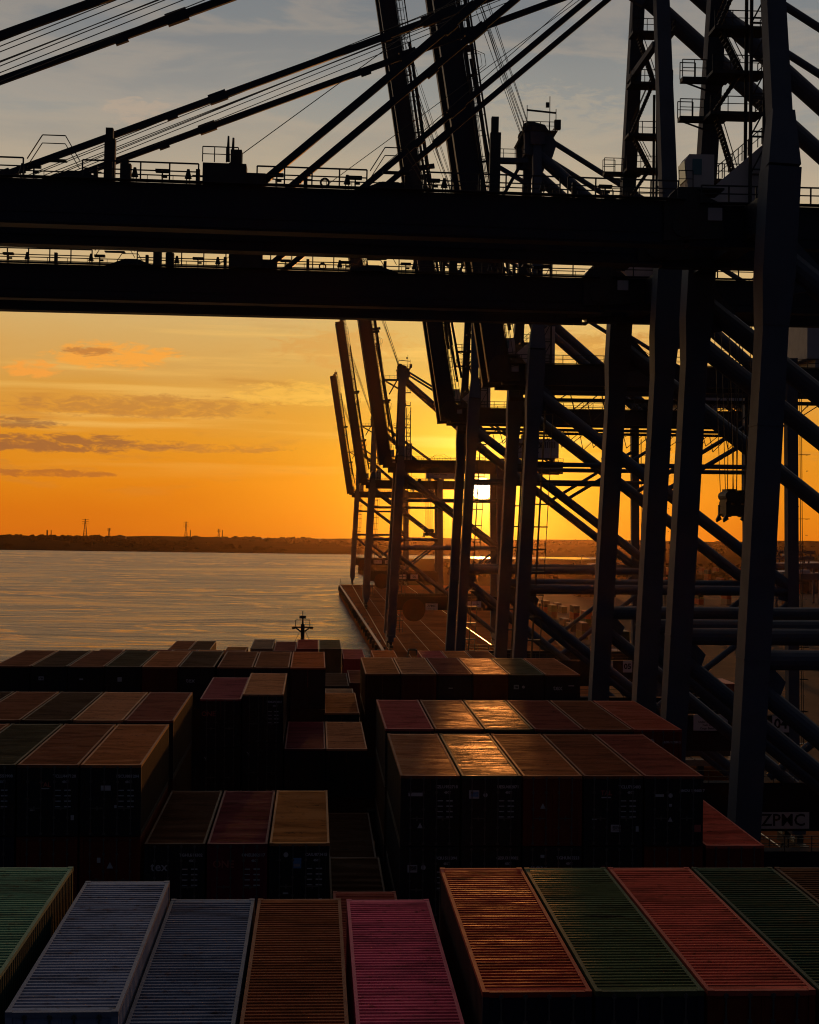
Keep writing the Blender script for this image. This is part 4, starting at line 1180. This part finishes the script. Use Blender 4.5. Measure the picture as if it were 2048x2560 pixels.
def build_cranes():
    YC = dict(zip("abcdefg", (104.2, 134.5, 205.5, 283.5, 519.0, 768.0, 1050.0)))
    global LXO
    LXO = 0.65
    a = build_crane("nearest quay crane, its lowered dark boom crossing highest over the ship", YC['a'], False)
    b = copy_tree(a); b.location.y = YC['b']
    bb = [x for x in bpy.data.objects if x.parent == b and x.name.startswith('boom')][0]
    bb.rotation_euler.y = math.radians(0.35); bb.location.z = 59.95
    for x in [x for x in bpy.data.objects if x.parent == b and x.name.split('.')[0] in ('tie_beam', 'handrail')]:
        v0 = x.data.vertices[0].co
        if v0.y < -5.5 and v0.z < 20: x.location.z = -2.3     # this crane's near tie beam hangs lower
    b['label'] = "quay crane behind the nearest one, second lowered boom crossing just below the first"
    LXO = 0.0
    c = build_crane("nearest quay crane with raised boom, its apex tower above the lowered booms", YC['c'], True)
    labs = ("raised-boom quay crane just left of the sun, number board on its tie beam", "raised-boom quay crane with white machinery house lettered WORLD and dark cable reel",
            "slim distant quay crane with raised boom, second from the far end of the quay", "smallest and farthest quay crane, raised boom at the far end of the quay")
    raised = [c]
    far = None
    for k, lb in zip("defg", labs):
        if k == 'd': o = copy_tree(c)
        elif k == 'e': o = far = build_crane(lb, YC[k], True, 1.75, 3.9)
        else:
            o = copy_tree(far)
            for x in [x for x in bpy.data.objects if x.parent == o and k == 'f']:
                if x.name.split('.')[0] in ('main_girder', 'handrail', 'backstay'): x.scale.x = 0.84
                if x.name.startswith('machinery_house'): x.location.x = -9.5
        o.location.y = YC[k]; o['label'] = lb; raised.append(o)
    # boards and writing, facing back along the quay
    yN, yF = -HW - .79, HW - .79
    sign(b, 16.9, yF, 14.2, 4.8, 1.5, [("ZPMC", 0, 0, 1.55, .02)])
    swl = [("S.W.L.", 0.4, .62, .5, .015), ("Under Spreader   65t", 0, .1, .36, .008), ("Twin Lift   80t", 0, -.3, .36, .008), ("Cargo Beam  100t", 0, -.7, .36, .008)]
    sign(c, 23.0, yN, 16.7, 4.3, 1.95, swl)
    sign(c, 31.7, yN - .35, 16.6, 2.1, 2.05, [("04", 0, 0, 1.7, .05)])
    sign(raised[1], 24.3, yN, 16.6, 2.3, 2.0, [("S.W.L.", 0, .5, .45, .01), ("65t  80t", 0, -.2, .4, .01)])
    sign(raised[1], 28.0, yN, 16.6, 1.6, 2.0, [("05", 0, 0, 1.3, .04)])
    sign(raised[2], 11.2, yN, 14.3, 3.9, 2.1, [("ZPMC", 0, .25, 1.1, .015), ("S.W.L. 65t", 0, -.7, .5, .01)])
    sign(raised[2], 24.5, yN, 15.2, 5.2, 2.0, [("S.W.L.  65t  80t", 0, 0, .6, .01)])
    for o, ln in ((raised[3], "S.W.L. 65t"), (raised[4], "S.W.L. 65t")):
        sign(o, 14.5, yN, 15.4, 5.4, 2.2, [(ln, 0, 0, .9, .01)]); sign(o, 21, yN, 15.4, 3.6, 2.2, [("06" if o is raised[3] else "07", 0, 0, 1.6, .03)])
    for o in raised:
        house = [x for x in bpy.data.objects if x.parent == o and x.name.startswith("machinery_house")][0]
        text("lettering", "WORLD", 2.3, BLACK, house, (42.6, -5.06, 66.4), bold=.05); text("lettering", "London Gateway", 1.0, BLACK, house, (42.6, -5.06, 64.4), bold=.02)
    # spreaders
    hang_spreader(26, YC['b'] + 1, 36.0, 6.5 + 59, 47.5 + 0.6, "dark spreader and head block hanging on ropes between the big crane legs", 2.1, 1.2)
    hang_spreader(26, YC['e'] - 9, 36.2, 6.5 + 59, 43.2, "tiny distant spreader hanging against the yellow sky left of the sun", 3.2, 3.0)
    return YC


YC = build_cranes()


# ------------------------------------------------------------------ along the quay
EDGE = lambda y: 21.6 if y < 520 else 21.6 - 6.0 * (y - 520) / 530


def build_quay_things():
    mb = MB(); mb.box(-.55, .0, -.9, .9, -2.4, .0); mb.box(-1.05, -.55, -1.1, 1.1, -2.6, .1)
    fm = mb.mesh("fender")
    for k in range(44):
        Y = 190 + k * 19.5
        o = mobj("quay_fender", fm, RUBBER, None, (21.6, Y, ZQ - .5))
        o.location.x = EDGE(Y)
        tag(o, "black rubber fender on the quay wall, one of a long row", "fender", "fenders along the quay wall")
    mb = MB(); mb.tube((0, 0, 0), (0, 0, .55), .26, 10, .2); mb.tube((0, 0, .55), (0, 0, .75), .42, 10, .36); mb.tube((0, 0, 0), (0, 0, .06), .5, 10)
    bm = mb.mesh("bollard")
    for k in range(24):
        o = mobj("bollard", bm, DARK_STEEL, None, (EDGE(300 + k * 31) + 1.15, 300 + k * 31, ZQ))
        tag(o, "small dark mooring bollard on the quay edge, one of a row", "bollard", "bollards along the quay edge")
    # navigation post at the far corner
    o = empty("quay_corner_rail", (16.2, 1046, ZQ)); tag(o, "small railing and post at the far corner of the quay", "railing")
    mb = MB(); mb.rail((0, 0, .28), (12, 0, .28), 1.1, 2, .12); mb.rail((0, -14, .28), (0, 0, .28), 1.1, 2, .12); mb.build("handrail", GALV, o)
    mb = MB(); mb.beam((0, -8, .28), (0, -8, 4.5), .3, .3, (1, 0, 0)); mb.build("post", GALV, o)
    # hatch covers laid on the apron
    p = at(1775, 1893, 250)
    o = empty("hatch_cover", (62, 252, ZQ + 3.6)); tag(o, "ribbed steel hatch cover lying on the quay behind the nearest crane leg", "hatch cover")
    wood = steel("worn_hatch_paint", (0.30, 0.22, 0.15), 0.5, 0.5, 0.5)
    mb = MB(); mb.box(-6.5, 8, 0, 18, -1.0, 0)
    for k in range(6): mb.box(-6.4 + k * 2.6, -6.2 + k * 2.6, .1, 17.9, .0, .12)
    mb.build("cover_plate", wood, o)
    mb = MB()
    for x in (-5.5, 0, 6.5):
        for y in (1, 16): mb.box(x - .5, x + .5, y - .5, y + .5, -3.6, -1.0)
    mb.build("support_stool", DARK_STEEL, o)
    mb = MB(); mb.box(-2.0, 5.5, 3.2, 8.0, .13, 1.9); mb.box(-2.1, 5.6, 3.1, 8.1, 1.9, 2.0)
    o2 = mb.build("gear_bin", DARK_STEEL, None, (62, 252, ZQ + 3.6)); tag(o2, "black gear bin standing on the ribbed hatch cover", "bin")
    # lashing frame standing on the apron
    o = empty("lashing_cage", (28.9, 470, ZQ)); tag(o, "small open steel cage standing on the sunlit quay", "cage")
    mb = MB()
    for x in (-1.4, 1.4):
        for y in (-1.5, 1.5): mb.beam((x * .8, y, 3.6), (x * 1.25, y, 0), .28, .28, (1, 0, 0))
    for y in (-1.5, 1.5): mb.beam((-1.2, y, 3.6), (1.2, y, 3.6), .28, .35); mb.beam((-1.5, y, 1.0), (1.5, y, 1.0), .2, .25)
    for x in (-1.1, 1.1): mb.beam((x, -1.5, 3.6), (x, 1.5, 3.6), .28, .28)
    mb.build("cage_frame", DARK_STEEL, o)
    # light masts in the yard
    for px, top, base, lb in ((1347, 1380, 1432, "thin light mast with ring head left of two, before the low hills"), (1454, 1388, 1436, "thin light mast with ring head nearest the right, before the low hills"), (1986, 1266, 1446, "tall plain lamp post beyond the cranes near the picture edge")):
        Y = 41 * F / (base - 1316.0)
        b = at(px, base, Y); tp = at(px, top, Y)
        o = empty("light_mast", (b.x, Y, ZQ)); tag(o, lb, "light mast", "light masts in the container yard")
        H = tp.z - ZQ; r = .5 if Y > 900 else .4
        mb = MB(); mb.tube((0, 0, 0), (0, 0, H), r, 8, r * .5); mb.build("pole", DARK_STEEL, o)
        mb = MB(); mb.tube((0, 0, H - .4), (0, 0, H + .3), 3.2 if Y > 900 else .8, 12); mb.build("lamp_head", DARK_STEEL, o)
    # container blocks and stacking cranes in the yard, far beyond the apron
    rnd = random.Random(11)
    yardp = [paint(k, COLS[k]) for k in ('brown', 'dark blue', 'rusty red', 'grey', 'dark green', 'tan', 'maroon', 'dark grey')]
    mb = MB(); mb.box(-1.219, 1.219, 0, 12.19, 0, 2.9)
    for k in range(24): mb.box(-1.24, 1.24, .3 + k * .5, .5 + k * .5, .2, 2.7)
    ym = mb.mesh("yard_container")
    words = ("brown", "dark blue", "rusty red", "grey", "dark green", "tan", "maroon", "dark grey")
    n = 0
    dark_words = ("dark blue", "dark green", "maroon", "dark grey")
    for k in range(22):
        Y = 350 + (k % 11) * 42 + rnd.uniform(-6, 6); x = 84 + (k // 11) * 9 + (k % 11) * 2.5
        for tier in range(rnd.choice((1, 2, 2))):
            q = words.index(dark_words[rnd.randrange(4)])
            o = mobj("yard_container", ym, yardp[q], None, (x, Y, ZQ + tier * 2.93))
            tag(o, words[q] + " container in the low dark stacks just behind the crane legs", "container", "containers stacked behind the cranes")
    for row in range(5):
        for k in range(9):
            Y = 640 + row * 170 + rnd.uniform(-15, 15); x = 150 + k * 15 + row * 36
            for tier in range(rnd.choice((1, 2, 2, 3))):
                q = rnd.randrange(8)
                o = mobj("yard_container", ym, yardp[q], None, (x, Y, ZQ + tier * 2.93))
                tag(o, words[q] + " container in the distant yard blocks beyond the cranes", "container", "containers in the distant yard"); n += 1
    for k, (x, Y) in enumerate(((205, 660), (255, 840), (315, 1050), (395, 1300))):
        o = empty("stacking_crane", (x, Y, ZQ)); tag(o, ("near", "second", "third", "farthest")[k] + " low portal crane over the distant yard blocks", "crane", "stacking cranes in the yard")
        for dx in (-13, 13):
            for dy in (-5, 5):
                mb = MB(); mb.box(dx - .5, dx + .5, dy - .5, dy + .5, 0, 20); mb.build("leg", CRANE_GREY, o)
        for y0, y1 in ((-4, -2.6), (2.6, 4)):
            mb = MB(); mb.box(-17, 17, y0, y1, 19, 21.5); mb.build("bridge_girder", CRANE_GREY, o)
        mb = MB(); mb.box(-3, 2, -2.4, 2.4, 20, 23); mb.build("trolley", WHITE, o)


build_quay_things()


def build_yard_cover():
    m, t, b = principled("yard_asphalt")
    geo = t.n.new('ShaderNodeNewGeometry'); n1 = t.noise(geo.outputs['Position'], 0.02, 6, 0.65, 0.6)
    t.put(b.inputs['Base Color'], t.ramp(n1, [(0.35, (0.018, 0.011, 0.008)), (0.55, (0.045, 0.024, 0.016)), (0.68, (0.10, 0.05, 0.03))]))
    b.inputs['Roughness'].default_value = 0.9; b.inputs['Specular IOR Level'].default_value = 0.05
    mb = MB(); mb.quad((64, -200, ZQ + .004), (1490, -200, ZQ + .004), (1490, 1049, ZQ + .004), (130, 1049, ZQ + .004), (96, 700, ZQ + .004), (70, 380, ZQ + .004))
    tag(mb.build("yard_asphalt", m), kind='structure')
    wall = plain("shed_wall", (0.05, 0.04, 0.035), 0.8); roofm = steel("shed_roof", (0.14, 0.12, 0.11), 0.5, 0.4, 0.1)
    sheds = ((300, 980, 60, 26, 11, "long low shed with pale roof nearest in the yard right of the big legs"), (385, 1190, 80, 30, 12, "second long low shed in the yard right of the big legs"), (240, 1260, 40, 20, 9, "small dark shed beyond the yard, left of the long sheds"),
             (520, 1420, 110, 34, 14, "farthest broad shed beyond the yard, under the low hills"), (160, 900, 22, 14, 7, "small low hut at the yard edge behind the raised-boom cranes"))
    for x, y, w, d, h, lb in sheds:
        o = empty("yard_shed", (x, y, ZQ)); tag(o, lb, "building", "sheds beyond the yard")
        mb = MB(); mb.box(-w / 2, w / 2, 0, d, 0, h); mb.build("wall", wall, o)
        mb = MB(); mb.prism([(-w / 2 - .6, h), (w / 2 + .6, h), (w / 2 + .6, h + .5), (0, h + 2.4), (-w / 2 - .6, h + .5)], -.6, d + .6); mb.build("roof", roofm, o)
        for k in range(int(w / 9)):
            mb = MB(); mb.box(-w / 2 + 2 + k * 9, -w / 2 + 7 + k * 9, -.08, .0, 0, h * .6); mb.build("loading_door", roofm, o)
    m2, t, b = principled("scrub_foliage"); b.inputs['Base Color'].default_value = (0.02, 0.016, 0.009, 1); b.inputs['Roughness'].default_value = 1; b.inputs['Specular IOR Level'].default_value = 0
    rnd = random.Random(21); mb = MB()
    for k in range(1500):
        Y = rnd.uniform(1090, 1560); x = rnd.uniform(110, 1200)
        if math.sin(x * .02) * math.sin(Y * .017) < rnd.uniform(-.3, .5): continue
        r = rnd.uniform(2, 5); hh = rnd.uniform(2, 6); i = len(mb.v)
        for lev, f1, f2 in ((0, .8, 1.2), (hh, .35, .8)):
            for q in range(6):
                th = q * math.pi / 3 + rnd.random() * .5; rr = r * rnd.uniform(f1, f2)
                mb.v.append((x + rr * math.cos(th) * 1.5, Y + rr * math.sin(th), ZQ - .5 + lev * rnd.uniform(.75, 1.1)))
        for q in range(6):
            q2 = (q + 1) % 6; mb.f.append((i + q, i + q2, i + 6 + q2, i + 6 + q))
        mb.f.append(tuple(i + 6 + q for q in range(6)))
    tag(mb.build("scrub", m2), kind='stuff')


build_yard_cover()


# ------------------------------------------------------------------ far shore: pylons, chimneys, trees
def build_far():
    dark = plain("far_dark_steel", (0.04, 0.035, 0.03), 0.8)
    for px, top, w, lb in ((213, 1297, 9, "tallest lattice pylon on the far shore, towards the left edge"), (465, 1304, 7, "lattice pylon on the far shore above the middle of the river"), (273, 1320, 5, "short thin pylon on the far shore beside the tallest one"), (547, 1322, 5, "short pylon on the far shore nearest the moored cranes")):
        Y = 3950; b = at(px, 1345, Y); H = at(px, top, Y).z - 2
        o = empty("pylon", (b.x, Y, 2.0)); tag(o, lb, "pylon", "pylons on the far shore")
        mb = MB()
        for sx in (-1, 1):
            for sy in (-1, 1): mb.beam((sx * w * .5, sy * w * .5, 0), (sx * .5, sy * .5, H), .9, .9, (1, 0, 0))
        n = 7
        for k in range(n):
            z0, z1 = H * k / n, H * (k + 1) / n; a0, a1 = w * .5 * (1 - k / n) + .4, w * .5 * (1 - (k + 1) / n) + .4
            for sx in (-1, 1): mb.beam((sx * a0, -a0, z0), (-sx * a1, -a1, z1), .5, .5)
        mb.build("lattice", dark, o)
        mb = MB()
        for z in (.74, .86, .97): mb.beam((-w * .9, 0, H * z), (w * .9, 0, H * z), .8, .8)
        mb.build("cross_arm", dark, o)
    for px, lb in ((118, "squat chimney stack on the far shore near the left edge"), (128, "thin chimney beside the squat one on the far shore"), (476, "short chimney just beside the lattice pylon on the far shore"), (556, "slim chimney farthest right on the open far shore")):
        Y = 3900; b = at(px, 1345, Y); H = at(px, 1325, Y).z
        o = empty("chimney", (b.x, Y, 2.0)); tag(o, lb, "chimney", "chimneys on the far shore")
        mb = MB(); mb.tube((0, 0, 0), (0, 0, H - 2), 2.2 if px == 118 else 1.2, 8, 1.6 if px == 118 else .9); mb.build("stack", dark, o)
    # sheds among the trees
    rnd = random.Random(5)
    for k, px in enumerate((300, 930, 945, 1640)):
        Y = 3600; b = at(px, 1350, Y)
        mb = MB(); w = rnd.uniform(9, 16); hgt = (9, 17, 12, 10)[k]; mb.box(-w, w, -8, 8, 0, hgt); mb.prism([(-w, hgt), (w, hgt), (0, hgt + 3)], -8, 8)
        o = mb.build("shed", dark, None, (b.x, Y, 2)); tag(o, ("low dark shed on the far shore below the tallest pylon", "tallest blocky shed on the far shore, seen between the farthest crane legs", "lower shed beside the blocky one, seen between the farthest crane legs", "shed on the low hills seen right of the big crane legs")[k], "building", "sheds on the far shore")
    # woods: reads as one mass along the skyline
    m, t, b = principled("far_wood_foliage"); b.inputs['Base Color'].default_value = (0.018, 0.016, 0.009, 1); b.inputs['Roughness'].default_value = 1.0; b.inputs['Specular IOR Level'].default_value = 0.0
    mb = MB()
    for k in range(2600):
        row = rnd.random()
        Y = 2480 + 1750 * row ** 0.7; x = rnd.uniform(-1150, 1500)
        if 0.5 + 0.5 * math.sin(x * .013 + Y * .004) + rnd.uniform(-.4, .4) < 0.45: continue
        r = rnd.uniform(3, 8); hh = rnd.uniform(3, 7) * (1.25 if x > 250 else 1)
        i = len(mb.v); y0 = Y + (0 if x < 450 else 0)
        nseg = 6
        for q in range(nseg):
            th = 2 * math.pi * q / nseg + rnd.random() * .5; rr = r * rnd.uniform(.7, 1.3)
            mb.v.append((x + rr * math.cos(th) * 1.6, y0 + rr * math.sin(th), 1.5)); 
        for q in range(nseg):
            th = 2 * math.pi * q / nseg + rnd.random() * .5; rr = r * rnd.uniform(.35, .8)
            mb.v.append((x + rr * math.cos(th) * 1.6, y0 + rr * math.sin(th), 1.5 + hh * rnd.uniform(.7, 1.15)))
        for q in range(nseg):
            q2 = (q + 1) % nseg; mb.f.append((i + q, i + q2, i + nseg + q2, i + nseg + q))
        mb.f.append(tuple(i + nseg + q for q in range(nseg)))
    o = mb.build("woods", m); tag(o, kind='stuff')


build_far()

# ------------------------------------------------------------------ haze
HAZE_D = 1.0e-5
mh = bpy.data.materials.new("haze"); mh.use_nodes = True
th_ = NT(mh.node_tree); th_.n.clear()
oh = th_.n.new('ShaderNodeOutputMaterial'); vh = th_.n.new('ShaderNodeVolumePrincipled')
vh.inputs['Color'].default_value = (1.0, 0.66, 0.36, 1); vh.inputs['Density'].default_value = HAZE_D; vh.inputs['Anisotropy'].default_value = 0.90
th_.l.new(vh.outputs[0], oh.inputs['Volume'])
mb = MB(); mb.box(-2700, 2700, -500, 4700, -4.5, 160)
tag(mb.build("haze", mh), kind='stuff')
